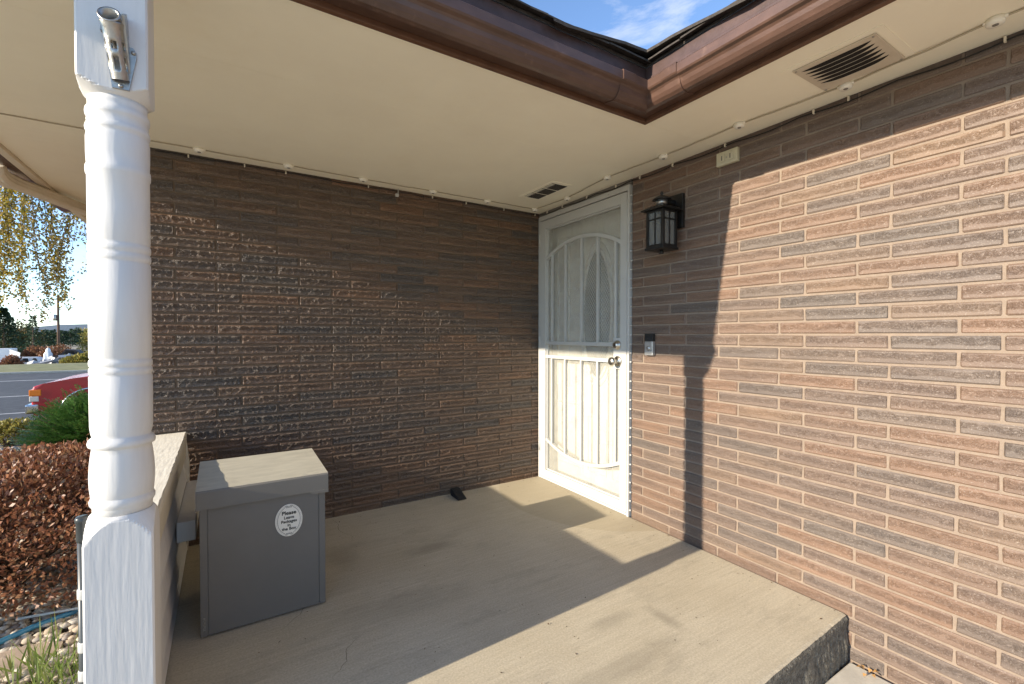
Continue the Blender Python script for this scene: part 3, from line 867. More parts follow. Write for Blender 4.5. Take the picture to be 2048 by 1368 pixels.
# base block with a turned shoulder: clip the square block by a flaring cone
def turned_block(name, zs, rfun, mat):
    n = 96; vs = []; fs = []
    for z in zs:
        r = rfun(z)
        for k in range(n):
            a = 2 * PI * (k + .5) / n
            c_, s_ = math.cos(a), math.sin(a)
            rs = PH / max(abs(c_), abs(s_))
            rr = min(rs, r, .0905)
            vs.append((PX + rr * c_, PY + rr * s_, z))
    for i in range(len(zs) - 1):
        for k in range(n): fs.append((i * n + k, i * n + (k + 1) % n, (i + 1) * n + (k + 1) % n, (i + 1) * n + k))
    fs.append(tuple(range(n))[::-1]); fs.append(tuple(range((len(zs) - 1) * n, len(zs) * n)))
    return MB().add(vs, fs, 0, False).build(name, mat, post)
turned_block('base_block', [-.0, .2, .4, .6, .64] + [.64 + .07 * i / 12 for i in range(1, 13)], lambda z: .12 if z < .645 else .0585 + (.095 - .0585) * max(0, (.712 - z) / .067) ** .8, M['whiterough'])
turned_block('top_block', [1.712 + .03 * i / 6 for i in range(7)] + [1.76, 1.9, 2.0, H - .001], lambda z: .12 if z > 1.745 else .058 + .042 * max(0, (z - 1.712) / .033), M['white'])
pr = [(.0585, .708), (.0585, .724), (.0600, .727), (.0635, .733), (.0640, .741), (.0610, .748), (.0600, .750)]
pr += [(.0610, .752), (.0632, .775), (.0638, .80), (.0625, .83), (.0598, .855), (.0580, .868)]
pr += [(.0590, .870), (.0648, .874), (.0662, .881), (.0640, .889), (.0575, .895), (.0570, .897)]
pr += [(.0590, .905), (.0608, .92), (.0612, .96), (.0612, 1.042), (.0585, 1.046), (.0610, 1.050), (.0616, 1.056), (.0610, 1.062), (.0585, 1.0655), (.0610, 1.069), (.0616, 1.075), (.0610, 1.081), (.0585, 1.085), (.0606, 1.089)]
pr += [(.0606, 1.20), (.0604, 1.318), (.0580, 1.322), (.0605, 1.326), (.0613, 1.333), (.0605, 1.340), (.0580, 1.344), (.0605, 1.348), (.0613, 1.355), (.0605, 1.362), (.0580, 1.366), (.0600, 1.370)]
pr += [(.0600, 1.45), (.0600, 1.528), (.0622, 1.532), (.0628, 1.541), (.0622, 1.550), (.0600, 1.554), (.0612, 1.58), (.0612, 1.618), (.0600, 1.626), (.0588, 1.632), (.0618, 1.636), (.0625, 1.642), (.0610, 1.649), (.0580, 1.653), (.0595, 1.660), (.0580, 1.667)]
pr += [(.0612, 1.671), (.0622, 1.678), (.0612, 1.686), (.0575, 1.690), (.0570, 1.70), (.0578, 1.713)]
MB().lathe(pr, (PX, PY, 0), 'Z', 56).build('turned_shaft', M['white'], post)

# flagpole bracket on the top block
fb = thing('flagpole_bracket', 'cast aluminium flagpole bracket with open socket screwed to the post', 'bracket', (-2.362, PY - PH, 1.80))
fy = PY - PH - .0006
pl = [(-2.386, fy, 1.818), (-2.378, fy, 1.826), (-2.337, fy, 1.824), (-2.331, fy, 1.815), (-2.331, fy, 1.800), (-2.345, fy, 1.722), (-2.376, fy, 1.722), (-2.386, fy, 1.800)]
MB().prism(pl, (0, -.006, 0)).build('base_plate', M['alu'], fb)
A0, A1 = Vector((-2.360, fy - .006, 1.742)), Vector((-2.3700, fy - .043, 1.853))
ax_ = (A1 - A0).normalized(); u_ = ax_.cross(Vector((1, 0, 0))).normalized(); v_ = ax_.cross(u_)
def ring(c, r, n=40): return [c + (u_ * math.cos(2 * PI * k / n) + v_ * math.sin(2 * PI * k / n)) * r for k in range(n)]
sk = MB(); n = 40; Ln = (A1 - A0).length
levels = [0, .12, .17, .40, .46, .53, .66, .72, .9, .97, 1.0]
win = {(2, 3): None}
outer = [ring(A0 + ax_ * Ln * q, .0165 + .003 * q + (.0025 if q > .95 else 0), n) for q in levels]
inner = [ring(A0 + ax_ * Ln * q, .0135 + .003 * q, n) for q in levels]
vs = [p for r_ in outer for p in r_] + [p for r_ in inner for p in r_]
nO = len(levels) * n; fs = []
for i in range(len(levels) - 1):
    for k in range(n):
        hole = (i in (2, 5)) and (k % 8 in (2, 3, 4, 5))
        k2 = (k + 1) % n
        if not hole:
            fs.append((i * n + k, i * n + k2, (i + 1) * n + k2, (i + 1) * n + k))
            fs.append((nO + i * n + k, nO + (i + 1) * n + k, nO + (i + 1) * n + k2, nO + i * n + k2))
        else:
            if k % 8 == 2: fs.append((i * n + k, (i + 1) * n + k, nO + (i + 1) * n + k, nO + i * n + k))
            if k % 8 == 5: fs.append((i * n + k2, (i + 1) * n + k2, nO + (i + 1) * n + k2, nO + i * n + k2))
            fs.append((i * n + k, i * n + k2, nO + i * n + k2, nO + i * n + k))
            fs.append(((i + 1) * n + k, (i + 1) * n + k2, nO + (i + 1) * n + k2, nO + (i + 1) * n + k))
T = (len(levels) - 1) * n
for k in range(n): fs.append((T + k, T + (k + 1) % n, nO + T + (k + 1) % n, nO + T + k))
sk.add(vs, fs, 0, True).build('socket_tube', M['alu'], fb)
mo = MB(); B0, B1 = Vector((-2.366, fy - .014, 1.846)), Vector((-2.3725, fy - .056, 1.863))
ax_ = (B1 - B0).normalized(); u_ = ax_.cross(Vector((1, 0, 0))).normalized(); v_ = ax_.cross(u_)
vs = ring(B0, .0185) + ring(B1 - ax_ * .004, .0190) + ring(B1 - ax_ * .003, .0212) + ring(B1, .0212) + ring(B1, .0168) + ring(B0 + ax_ * .008, .0160)
fs = [(i * 40 + k, i * 40 + (k + 1) % 40, (i + 1) * 40 + (k + 1) % 40, (i + 1) * 40 + k) for i in range(5) for k in range(40)]
mo.add(vs, fs, 0, True).build('socket_mouth', M['alu'], fb)
web = MB()
web.prism([A0 + Vector((.004, .006, .0)), Vector((-2.352, fy, 1.88)), Vector((-2.352, fy - .018, 1.893)), Vector((-2.352, fy - .05, 1.872)), A1 + Vector((.019, .006, -.012)), A0 + Vector((.012, 0, .02))], (.006, 0, 0))
web.prism([(-2.395, fy, 1.845), (-2.352, fy, 1.845), (-2.352, fy, 1.893), (-2.39, fy, 1.896)], (0, -.012, 0))
web.build('back_web', M['alu'], fb)
for x, z in ((-2.381, 1.812), (-2.336, 1.812), (-2.360, 1.728)):
    MB().lathe([(.0045, .006), (.0045, .009), (.0025, .0105)], (x, fy, z), '-Y', 12).build('screw', M['screw'], fb)

# ================================================================== LOW SIDED WALL between post and house
lw = thing('half_wall', 'low white wood sided half wall with weathered cap between post and brick wall', 'half wall', (-2.38, -.75, 0))
X1 = -2.352       # inner face of the studs
cp = MB()
nseg = 40; vs = []; fs = []
for i in range(nseg + 1):
    y = -1.468 + (1.462) * i / nseg
    j = lambda a: rng.uniform(-a, a)
    vs += [(-2.475, y, .586), (-2.475 + j(.002), y, .622 + j(.002)), (-2.334 + j(.0015), y, .625 + j(.0015)), (-2.331 + j(.001), y, .620), (-2.331, y, .586)]
for i in range(nseg):
    for k in range(5): fs.append((i * 5 + k, i * 5 + (k + 1) % 5, (i + 1) * 5 + (k + 1) % 5, (i + 1) * 5 + k))
fs += [(4, 3, 2, 1, 0), tuple(nseg * 5 + k for k in range(5))]
cp.add(vs, fs).build('cap_rail', M['peel'], lw)
MB().cbox((-2.348, -1.44, .50), (-2.332, -.010, .585), .002).build('apron_board', M['cream'], lw)
# lap siding boards on the porch face: each leans out at its lower edge
def lap(x_in, x_out, zt, zb, sgn):
    vs = []
    for y in (-1.452, -.012):
        vs += [(x_in, y, zt), (x_in - sgn * .010, y, zt), (x_out - sgn * .012, y, zb), (x_out, y, zb)]
    return MB().add(vs, [(0, 1, 2, 3), (7, 6, 5, 4), (0, 4, 5, 1), (1, 5, 6, 2), (2, 6, 7, 3), (3, 7, 4, 0)])
zt = .50
for k in range(4):
    zb = zt - .135
    lap(-2.350, -2.331, zt, max(zb, .006), 1).build('siding_board', M['whiterough'], lw)
    lap(-2.452, -2.471, zt + .08, max(zb, -.15), -1).build('siding_board', M['whiterough'], lw)
    zt = zb + .004
MB().box((-2.448, -1.471, .001), (-2.364, -.012, .584)).build('stud_core', M['header'], lw)
MB().prism([(-2.336, -.004, .62), (-2.318, -.004, .455), (-2.320, -.004, .305), (-2.340, -.004, .302), (-2.352, -.004, .60)], (0, -.03, 0)).build('end_bracket', M['cream'], lw)
MB().cbox((-2.333, -.66, .272), (-2.266, -.006, .357), .004).build('ledge_block', M['whiterough'], lw)
MB().prism([(-2.329, -.03, .272), (-2.316, -.03, .272), (-2.328, -.03, .0), (-2.331, -.03, .0)], (0, -.02, 0)).build('trim_strip', M['cream'], lw)

# ================================================================== PARCEL BOX
pb = thing('parcel_box', 'grey metal parcel box with sloping lid and oval plaque on porch floor', 'parcel box', (-2.02, -.76, 0))
bx0, bx1, by0, by1 = -2.242, -1.800, -.955, -.560
MB().cbox((bx0 + .003, by0 + .004, .008), (bx1 - .003, by1, .535), .003).build('body', M['grey'], pb)
MB().cbox((bx0, by0, .006), (bx0 + .0245, by0 + .02, .53), .0015).build('corner_strip', M['grey'], pb)
MB().cbox((bx1 - .0245, by0, .006), (bx1, by0 + .02, .53), .0015).build('corner_strip', M['grey'], pb)
MB().cbox((bx0 + .0262, by0 + .0008, .007), (bx1 - .0262, by0 + .016, .53), .0012).build('front_panel', M['grey'], pb)
lid = MB()
lx0, lx1, ly0, ly1 = -2.253, -1.790, -.972, -.548
lp = [(ly0, .492), (ly0, .556), (ly0 + .006, .562), (ly1, .577), (ly1, .500)]
lid.prism([(lx0, y, z) for y, z in lp], (lx1 - lx0, 0, 0))
# front skirt steps down past a notch on the right
lid.prism([(-1.862, ly0 - .0004, .494), (-1.852, ly0 - .0004, .481), (lx1, ly0 - .0004, .481), (lx1, ly0 - .0004, .494)], (0, .012, 0))
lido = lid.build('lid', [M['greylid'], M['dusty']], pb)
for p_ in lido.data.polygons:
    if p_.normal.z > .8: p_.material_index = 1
for x, y in ((-2.2, -.92), (-1.84, -.92), (-2.2, -.6), (-1.84, -.6)):
    MB().lathe([(.014, 0), (.016, .004), (.014, .009)], (x, y, 0), 'Z', 16).build('rubber_foot', M['rubber'], pb)
# oval plaque
pc = Vector((-1.9395, by0 - .0006, .388))
def ellipse(rx, rz, n=64, y=0): return [(pc.x + rx * math.cos(2 * PI * k / n), pc.y + y, pc.z + rz * math.sin(2 * PI * k / n)) for k in range(n)]
pq = MB().prism(ellipse(.0505, .0655), (0, -.003, 0)).build('plaque', M['plaque'], pb)
tag(pq, 'cream oval plaque lettered in black')
def oval_line(rx, rz, wd, y, a0=0, a1=2 * PI, n=60):
    mb = MB(); vs = []; fs = []
    for k in range(n + 1):
        a = a0 + (a1 - a0) * k / n
        for q in (-wd / 2, wd / 2): vs.append((pc.x + (rx + q) * math.cos(a), pc.y + y, pc.z + (rz + q) * math.sin(a)))
    for k in range(n): fs.append((2 * k, 2 * k + 1, 2 * k + 3, 2 * k + 2))
    return mb.add(vs, fs)
orn = MB()
for a0, a1 in ((-1.20, 1.20), (PI - 1.20, PI + 1.20)):
    q = oval_line(.0418, .0562, .0013, -.0034, a0, a1); orn.add(q.v, q.f)
    k = 34
    for i in range(k):
        aa = a0 + (a1 - a0) * (i + .1) / k; bb = a0 + (a1 - a0) * (i + .6) / k
        q = oval_line(.0462, .0606, .0008, -.0034, aa, bb, 2); orn.add(q.v, q.f)
for sg_ in (1, -1):                                     # scrolls top and bottom
    for sx_ in (1, -1):
        pts = []
        for i in range(26):
            a = i / 25 * 2.6 * PI; r_ = .0068 * (1 - i / 30)
            pts.append((pc.x + sx_ * (.0085 + r_ * math.cos(a)), pc.y - .0036, pc.z + sg_ * (.0548 + .8 * r_ * math.sin(a))))
        orn.tube(pts, .00075, 5)
    orn.prism([(pc.x - .0022, pc.y - .0034, pc.z + sg_ * .053), (pc.x, pc.y - .0034, pc.z + sg_ * .0505), (pc.x + .0022, pc.y - .0034, pc.z + sg_ * .053), (pc.x, pc.y - .0034, pc.z + sg_ * .057)], (0, -.0004, 0))
orn.build('scroll_border', M['ink'], pq)
def text(body, size, x, z, parent, mat, y, rot=(PI / 2, 0, 0), bold=.0):
    cu = bpy.data.curves.new('lettering', 'FONT'); cu.body = body; cu.size = size; cu.align_x = 'CENTER'; cu.align_y = 'CENTER'
    cu.offset = bold; cu.extrude = .0003; cu.resolution_u = 3
    ob = bpy.data.objects.new('lettering', cu); COL.objects.link(ob)
    me = bpy.data.meshes.new_from_object(ob.evaluated_get(bpy.context.evaluated_depsgraph_get()))
    bpy.data.objects.remove(ob)
    o = bpy.data.objects.new('lettering', me); COL.objects.link(o); me.materials.append(mat)
    o.rotation_euler = rot; o.location = (x, y, z)
    if parent:
        o.parent = parent; o.matrix_parent_inverse = Matrix.Translation(parent.location).inverted()
    return o
ty = pc.y - .0036
for body, size, dz, bo in (('Please', .0215, .030, .0006), ('Leave', .0165, .0115, .0004), ('Packages', .0165, -.0045, .0004), ('in', .0165, -.0195, .0004), ('the Box', .0165, -.0345, .0004)):
    text(body, size, pc.x, pc.z + dz, pq, M['ink'], ty, bold=bo)
# worn maker's mark low on the left strip: too rubbed to read
mk = MB()
mk.cbox((bx0 + .0075, by0 - .001, .030), (bx0 + .0155, by0 + .001, .078), .0004)
bp_ = mk.build('maker_plate', M['alu'], pb)
gl = MB()
for i in range(6):
    z = .034 + i * .0072
    gl.box((bx0 + .0085, by0 - .0014, z), (bx0 + .0145, by0 - .0009, z + .0012)); gl.box((bx0 + (.0085 if i % 2 else .0125), by0 - .0014, z), (bx0 + (.0105 if i % 2 else .0145), by0 - .0009, z + .005))
gl.build('worn_lettering', M['grey'], bp_)

# ================================================================== DOOR WEDGE
wd_ = MB()
wd_.prism([(-.80, -.035, .004), (-.80, -.035, .052), (-.80, -.055, .050), (-.80, -.165, .010), (-.80, -.165, .004)], (.062, 0, 0), 0)
for k in range(7):
    y = -.06 - k * .015; z = .0485 - k * .0055
    wd_.box((-.797, y - .004, z - .003), (-.741, y + .003, z + .0025), 0)
wdo = wd_.build('door_wedge', M['rubber'])
tag(wdo, 'black rubber door wedge on the floor against the brick wall', 'door stop')

# ================================================================== STORM DOOR
sd = thing('security_door', 'white metal security screen door with arched bars and nickel knob', 'door', (0, -.49, 0))
xf = -.016
def vbar(name, y0, y1, z0, z1, x0=xf, x1=.02, c=.002, mat='doorwhite'):
    return MB().cbox((x0, y0, z0), (x1, y1, z1), c).build(name, M[mat], sd)
# fixed jamb
vbar('jamb', -.983, -.966, 0, 2.080, -.018, .06); vbar('jamb', -.026, -.004, 0, 2.080, -.012, .06); vbar('jamb', -.966, -.026, 2.046, 2.080, -.018, .06); vbar('threshold', -.966, -.026, .001, .018, -.012, .06)
# leaf
vbar('stile', -.104, -.031, .022, 2.040); vbar('stile', -.961, -.905, .022, 2.040); vbar('top_rail', -.905, -.104, 1.975, 2.040); vbar('bottom_rail', -.905, -.104, .022, .082)
vbar('lock_rail', -.905, -.104, 1.068, 1.094, -.012, .012); vbar('lock_rail', -.905, -.104, .962, .988, -.012, .012)
vbar('lock_box', -.928, -.846, .925, 1.125, -.0165, .012)
def arc(z_edge, z_mid, name):
    pts = []
    yc = -.505; hw = .401; s_ = abs(z_mid - z_edge); rr = (hw * hw + s_ * s_) / (2 * s_); sgn = 1 if z_mid > z_edge else -1
    zc = z_mid - sgn * rr; vs = []; fs = []
    N_ = 36
    for i in range(N_ + 1):
        y = yc - hw + 2 * hw * i / N_
        a = math.sqrt(rr * rr - (y - yc) ** 2)
        nrm = Vector((0, (y - yc) / rr, sgn * a / rr)); p = Vector((0, y, zc + sgn * a))
        for dx, q in ((-.011, -.0115), (-.011, .0115), (.010, .0115), (.010, -.0115)): vs.append((dx, (p + nrm * q).y, (p + nrm * q).z))
    for i in range(N_):
        for k in range(4): fs.append((i * 4 + k, i * 4 + (k + 1) % 4, (i + 1) * 4 + (k + 1) % 4, (i + 1) * 4 + k))
    MB().add(vs, fs).build(name, M['doorwhite'], sd)
    return lambda y: zc + sgn * math.sqrt(rr * rr - (y - yc) ** 2)
fu = arc(1.735, 1.842, 'arched_bar'); fd = arc(.325, .232, 'arched_bar')
for y in (-.172, -.335, -.515, -.684, -.854):
    vbar('vertical_bar', y - .0085, y + .0085, 1.090, fu(y) - .006, -.009, .008, .0015)
    vbar('vertical_bar', y - .0085, y + .0085, fd(y) + .006, .966, -.009, .008, .0015)
MB().box((.0135, -.91, .078), (.0145, -.10, 1.98)).build('screen', M['screen'], sd)
# inner bead round the screen
for a, b in (((-.115, .084), (-.104, 1.973)), ((-.905, .084), (-.894, 1.973))):
    vbar('bead', a[0], b[0], a[1], b[1], -.004, .012, .001)
vbar('bead', -.894, -.115, .082, .093, -.004, .012, .001); vbar('bead', -.894, -.115, 1.964, 1.975, -.004, .012, .001)
kn = MB().lathe([(.033, .0), (.034, .004), (.030, .009), (.014, .012), (.0115, .024), (.0125, .030), (.022, .037), (.027, .048), (.0268, .058), (.022, .066), (.010, .070)], (-.0165, -.888, .975), '-X', 28)
kn.build('knob', M['nickel'], sd)
db = MB().lathe([(.030, 0), (.031, .004), (.028, .009), (.024, .012), (.022, .022), (.018, .026), (.006, .027)], (-.0165, -.885, 1.078), '-X', 28).build('deadbolt', M['nickel'], sd)
MB().box((-.046, -.8865, 1.070), (-.0432, -.8835, 1.086)).build('keyway', M['dark'], db)
for z in (.22, 1.04, 1.85):
    MB().lathe([(.007, 0), (.007, .10)], (-.018, -.0285, z), 'Z', 12).build('hinge', M['doorwhite'], sd)
for y, z in ((-.935, .05), (-.06, .05), (-.93, .60), (-.93, 1.5), (-.335, 1.081), (-.684, 1.081), (-.335, .975), (-.684, .975), (-.3, 2.062), (-.8, 2.062)):
    MB().lathe([(.0035, 0), (.003, .0015)], (-.0166 if abs(z - 1.03) > .1 and z < 2.05 else -.0186 if z > 2 else -.0125, y, z), '-X', 10).build('screw', M['screw'], sd)
for k in range(35):                         # dabs of sealant squeezed out at every mortar joint
    z = Z0 + CO * k + rng.uniform(-.004, .004)
    MB().lathe([(.001, -.006), (.0062, -.004), (.0074, 0), (.0055, .004), (.001, .006)], (-.006, -.9872 - rng.uniform(0, .003), z), 'Z', 9).build('sealant_dab', M['doorwhite'], sd)

# inner entry door behind the screen
ed = thing('entry_door', 'white panelled entry door with oval glass seen through the screen door', 'door', (.11, -.49, 0))
xi = .105
MB().cbox((xi, -.955, .02), (xi + .045, -.03, 2.05), .002).build('door_slab', M['innerdoor'], ed)
MB().box((.062, -.985, .0), (.16, -.957, 2.08)).build('door_jamb', M['innerdoor'], ed)
MB().box((.062, -.028, .0), (.16, -.0, 2.08)).build('door_jamb', M['innerdoor'], ed)
MB().box((.062, -.957, 2.052), (.16, -.028, 2.082)).build('door_jamb', M['innerdoor'], ed)
MB().cbox((.062, -.957, .001), (.16, -.028, .018), .002).build('sill', M['header'], ed)
oc = (-.565, 1.292)
def oval3(rx, rz, x, n=72, cy=oc[0], cz=oc[1]): return [(x, cy + rx * math.cos(2 * PI * k / n), cz + rz * math.sin(2 * PI * k / n)) for k in range(n)]
MB().prism(oval3(.142, .452, xi - .003), (.002, 0, 0)).build('oval_glass', M['ovalglass'], ed)
MB().tube(oval3(.150, .462, xi - .003), .012, 10, closed=True).build('oval_moulding', M['innerdoor'], ed)
MB().tube(oval3(.185, .515, xi - .002), .006, 8, closed=True).build('oval_moulding', M['innerdoor'], ed)
lc = MB()
for s_ in (-1, 1):                                       # diamond leading clipped to the oval
    for i in range(-26, 27):
        c0 = i * .032
        seg = []
        for q in range(-60, 61):
            y = q * .0024; z = s_ * y * 1.35 + c0
            if (y / .142) ** 2 + (z / .452) ** 2 < .985: seg.append((xi - .0042, oc[0] + y, oc[1] + z))
        if len(seg) > 4: lc.tube([seg[0], seg[-1]], .0013, 4)
lc.build('lead_came', M['silver'], ed)
for (ya, yb, za, zb_) in ((-.88, -.72, .15, .62), (-.66, -.47, .15, .55), (-.41, -.12, .15, .62), (-.25, -.11, .75, 1.9), (-.90, -.80, 1.15, 1.9)):
    loop = [(xi - .001, ya, za), (xi - .001, yb, za), (xi - .001, yb, zb_), (xi - .001, ya, zb_)]
    MB().tube(loop, .008, 6, closed=True, smooth=False).build('panel_moulding', M['innerdoor'], ed)

# ================================================================== LANTERN
ln = thing('wall_lantern', 'black mission style wall lantern with seeded glass panes by the door', 'lantern', (-.12, -1.34, 1.75))
lyc, lxc = -1.315, -.118
MB().cbox((-.022, lyc - .062, 1.735), (-.001, lyc + .062, 1.925), .004).build('wall_plate', M['black'], ln)
MB().cbox((-.10, lyc - .016, 1.868), (-.02, lyc + .016, 1.892), .003).build('arm', M['black'], ln)
hwid = .050; zb0, zt0 = 1.622, 1.822
MB().cbox((lxc - .064, lyc - .064, zb0 - .014), (lxc + .064, lyc + .064, zb0), .003).build('base_tray', M['black'], ln)
MB().lathe([(.012, 0), (.012, .012), (.004, .022)], (lxc, lyc, zb0 - .032), 'Z', 12).build('finial', M['black'], ln)
for sx_ in (-1, 1):
    for sy_ in (-1, 1):
        MB().cbox((lxc + sx_ * hwid - .008, lyc + sy_ * hwid - .008, zb0), (lxc + sx_ * hwid + .008, lyc + sy_ * hwid + .008, zt0), .0015).build('corner_post', M['black'], ln)
for ax__ in range(2):
    for sg_ in (-1, 1):
        def bx_(u0, u1, z0, z1, th=.004):
            a = MB()
            if ax__ == 0: a.cbox((lxc + sg_ * hwid - th, lyc + u0, z0), (lxc + sg_ * hwid + th, lyc + u1, z1), .001)
            else: a.cbox((lxc + u0, lyc + sg_ * hwid - th, z0), (lxc + u1, lyc + sg_ * hwid + th, z1), .001)
            return a
        bx_(-.004, .004, zb0, zt0).build('glazing_bar', M['black'], ln)
        bx_(-hwid, hwid, 1.768, 1.776, .0042).build('glazing_bar', M['black'], ln)
        bx_(-hwid, hwid, zb0, zb0 + .014, .006).build('rail', M['black'], ln)
        bx_(-hwid, hwid, zt0 - .012, zt0, .006).build('rail', M['black'], ln)
        bx_(-hwid + .006, hwid - .006, zb0 + .01, zt0 - .008, .0012).build('glass_pane', M['lampglass'], ln)
def pyramid(z0, z1, h0, h1):
    vs = []
    for z, h in ((z0, h0), (z1, h1)): vs += [(lxc - h, lyc - h, z), (lxc + h, lyc - h, z), (lxc + h, lyc + h, z), (lxc - h, lyc + h, z)]
    return MB().add(vs, [(0, 3, 2, 1), (4, 5, 6, 7)] + [(i, (i + 1) % 4, 4 + (i + 1) % 4, 4 + i) for i in range(4)])
rf = pyramid(zt0, zt0 + .008, .078, .078); q = pyramid(zt0 + .008, zt0 + .030, .077, .036); rf.add(q.v, q.f)
rf.build('roof', M['black'], ln)
MB().lathe([(.030, 0), (.030, .030)], (lxc, lyc, zt0 + .032), 'Z', 24).build('sensor_ring', M['alu'], ln)
MB().lathe([(.050, 0), (.046, .006), (.022, .020), (.012, .022)], (lxc, lyc, zt0 + .062), 'Z', 28).build('cap', M['black'], ln)
MB().lathe([(.008, 0), (.006, .008), (.010, .012), (.009, .020), (.003, .026)], (lxc, lyc, zt0 + .083), 'Z', 14).build('finial', M['black'], ln)
bulb = MB().lathe([(.012, 0), (.012, .03), (.020, .05), (.026, .075), (.022, .10), (.010, .115)], (lxc, lyc, zb0 + .01), 'Z', 20).build('bulb', M['lampglass'], ln)

# ================================================================== DOORBELL, OUTLET, VENTS
dbell = thing('video_doorbell', 'slim video doorbell, black above and silver below, on the brick beside the door', 'doorbell', (-.01, -1.145, 1.087))
MB().cbox((-.026, -1.176, 1.022), (-.0015, -1.115, 1.106), .004).build('button_panel', M['silver'], dbell)
MB().cbox((-.0265, -1.176, 1.1065), (-.0015, -1.115, 1.150), .004).build('camera_head', M['rubber'], dbell)
MB().lathe([(.0145, 0), (.0145, .001), (.0125, .0015)], (-.0262, -1.145, 1.064), '-X', 28).build('button', M['alu'], dbell)
MB().lathe([(.0125, 0), (.011, .0022)], (-.0264, -1.145, 1.064), '-X', 28).build('button_face', M['silver'], dbell)
MB().lathe([(.007, 0), (.0055, .002)], (-.0266, -1.145, 1.128), '-X', 20).build('lens', M['ink'], dbell)

ot = thing('outlet_box', 'yellowed ivory double outlet cover high on the brick under the ceiling', 'outlet', (-.01, -1.635, 2.035))
MB().cbox((-.022, -1.692, 1.999), (-.001, -1.579, 2.067), .003).build('cover', M['outlet'], ot)
for y in (-1.657, -1.612):
    MB().cbox((-.0275, y - .015, 2.014), (-.0222, y + .015, 2.053), .003).build('socket', M['outlet'], ot)
    MB().box((-.0282, y - .003, 2.022), (-.0274, y + .003, 2.045)).build('slot', M['header'], ot)
MB().lathe([(.004, 0), (.003, .002)], (-.022, -1.635, 2.033), '-X', 10).build('screw', M['screw'], ot)

sv = thing('soffit_vent', 'small painted soffit vent with three slotted squares above the door', 'vent', (-.31, -.5, H))
MB().cbox((-.398, -.695, H - .004), (-.235, -.315, H + .002), .0015).build('frame', M['soffit'], sv)
for k in range(3):
    y0 = -.668 + k * .112
    MB().box((-.378, y0, H - .0052), (-.256, y0 + .098, H - .0044)).build('opening', M['dark'], sv)
    for j in range(8):
        yy = y0 + .006 + j * .0123
        MB().prism([(-.378, yy, H - .0054), (-.352, yy + .001, H - .0054), (-.378, yy + .0055, H - .0054)], (0, 0, -.002)).build('fin', M['soffit'], sv)
        MB().box((-.376, yy + .004, H - .0066), (-.258, yy + .0052, H - .0055)).build('fin', M['header'], sv)

bv = thing('soffit_vent', 'large beige soffit vent with six curved louvre slots over the sunlit brick', 'vent', (-.27, -2.255, H))
MB().cbox((-.412, -2.412, H - .0025), (-.132, -2.100, H + .002), .001).build('backing_board', M['soffit'], bv)
MB().cbox((-.388, -2.385, H - .0085), (-.144, -2.130, H - .003), .0025).build('plate', M['vent'], bv)
for k in range(6):
    xo = -.363 + k * .0285
    poly = []; N_ = 22
    for i in range(N_ + 1):
        a = i / N_; y = -2.364 + .214 * a
        poly.append((xo, y, H - .0089))
    for i in range(N_ + 1):
        a = 1 - i / N_; y = -2.364 + .214 * a
        bow = .0276 * (1 - abs(2 * a - 1) ** 3.6)
        poly.append((xo + bow, y, H - .0089))
    poly = poly[:N_ + 1] + poly[N_ + 2:-1]
    MB().prism(poly, (0, 0, -.0004)).build('slot', M['dark'], bv)
    lip = [(p[0], p[1], H - .0095) for p in poly[N_ + 1:]]
    MB().tube(lip, .0009, 5).build('louvre_lip', M['vent'], bv)
for x, y in ((-.38, -2.375), (-.152, -2.375), (-.38, -2.14), (-.152, -2.14)):
    MB().lathe([(.0035, 0), (.0035, .002)], (x, y, H - .0108), 'Z', 8).build('screw', M['screw'], bv)

# ================================================================== EAVE LIGHTS AND CABLES
pts_l = [(-2.258, -.12), (-1.837, -.117), (-1.418, -.11), (-.959, -.113), (-.543, -.117), (-.126, -.117)]
pts_r = [(-.10, -.474), (-.165, -.941), (-.142, -1.346), (-.150, -1.781), (-.118, -2.193), (-.150, -2.606)]
PUCK = ['cream puck light over the dark brick, first along from the white post', 'cream puck light over the dark brick, second along from the white post', 'cream puck light over the dark brick, third along from the white post', 'cream puck light over the dark brick, fourth along from the white post', 'cream puck light over the dark brick, next to the one in the corner',
        'cream puck light in the ceiling corner above the door hinges', 'cream puck light above the middle of the white door', 'cream puck light above the lock side of the white door', 'cream puck light above the black wall lantern', 'cream puck light just past the ivory outlet cover', 'cream puck light touching the edge of the large soffit vent', 'cream puck light beyond the large vent over the sunlit brick']
proto = None
for i, (x, y) in enumerate(pts_l + pts_r):
    if proto is None:
        proto = thing('eave_light', 'small round cream puck light wired along the porch ceiling edge', 'light', (x, y, H), 'puck lights along the ceiling edges')
        MB().lathe([(.008, -.020), (.020, -.0205), (.0225, -.015), (.0225, -.001)], (x, y, H), 'Z', 20).build('housing', M['puck'], proto)
        MB().lathe([(.004, -.0218), (.0075, -.0212), (.008, -.0200)], (x, y, H), 'Z', 14).build('lens', M['header'], proto)
        for s_ in (-1, 1):
            MB().cbox((x + s_ * .021 - .007, y - .006, H - .009), (x + s_ * .021 + .007, y + .006, H - .001), .002).build('wire_collar', M['puck'], proto)
    else:
        c = copy_tree(proto, (x, y, H))
        if i >= len(pts_l): c.rotation_euler.z = PI / 2
    (proto if i == 0 else c)['label'] = PUCK[i]
path = [(-3.0, -.12, H - .004)] + [(x, y, H - .005) for x, y in pts_l] + [(x, y, H - .005) for x, y in pts_r] + [(-.14, -3.1, H - .004)]
fine = []
for a, b in zip(path[:-1], path[1:]):
    for i in range(8):
        f = i / 8; p = Vector(a).lerp(Vector(b), f)
        p.z += -.003 * math.sin(PI * f) * rng.random(); p.y += rng.uniform(-.002, .002); p.x += rng.uniform(-.002, .002); fine.append(p)
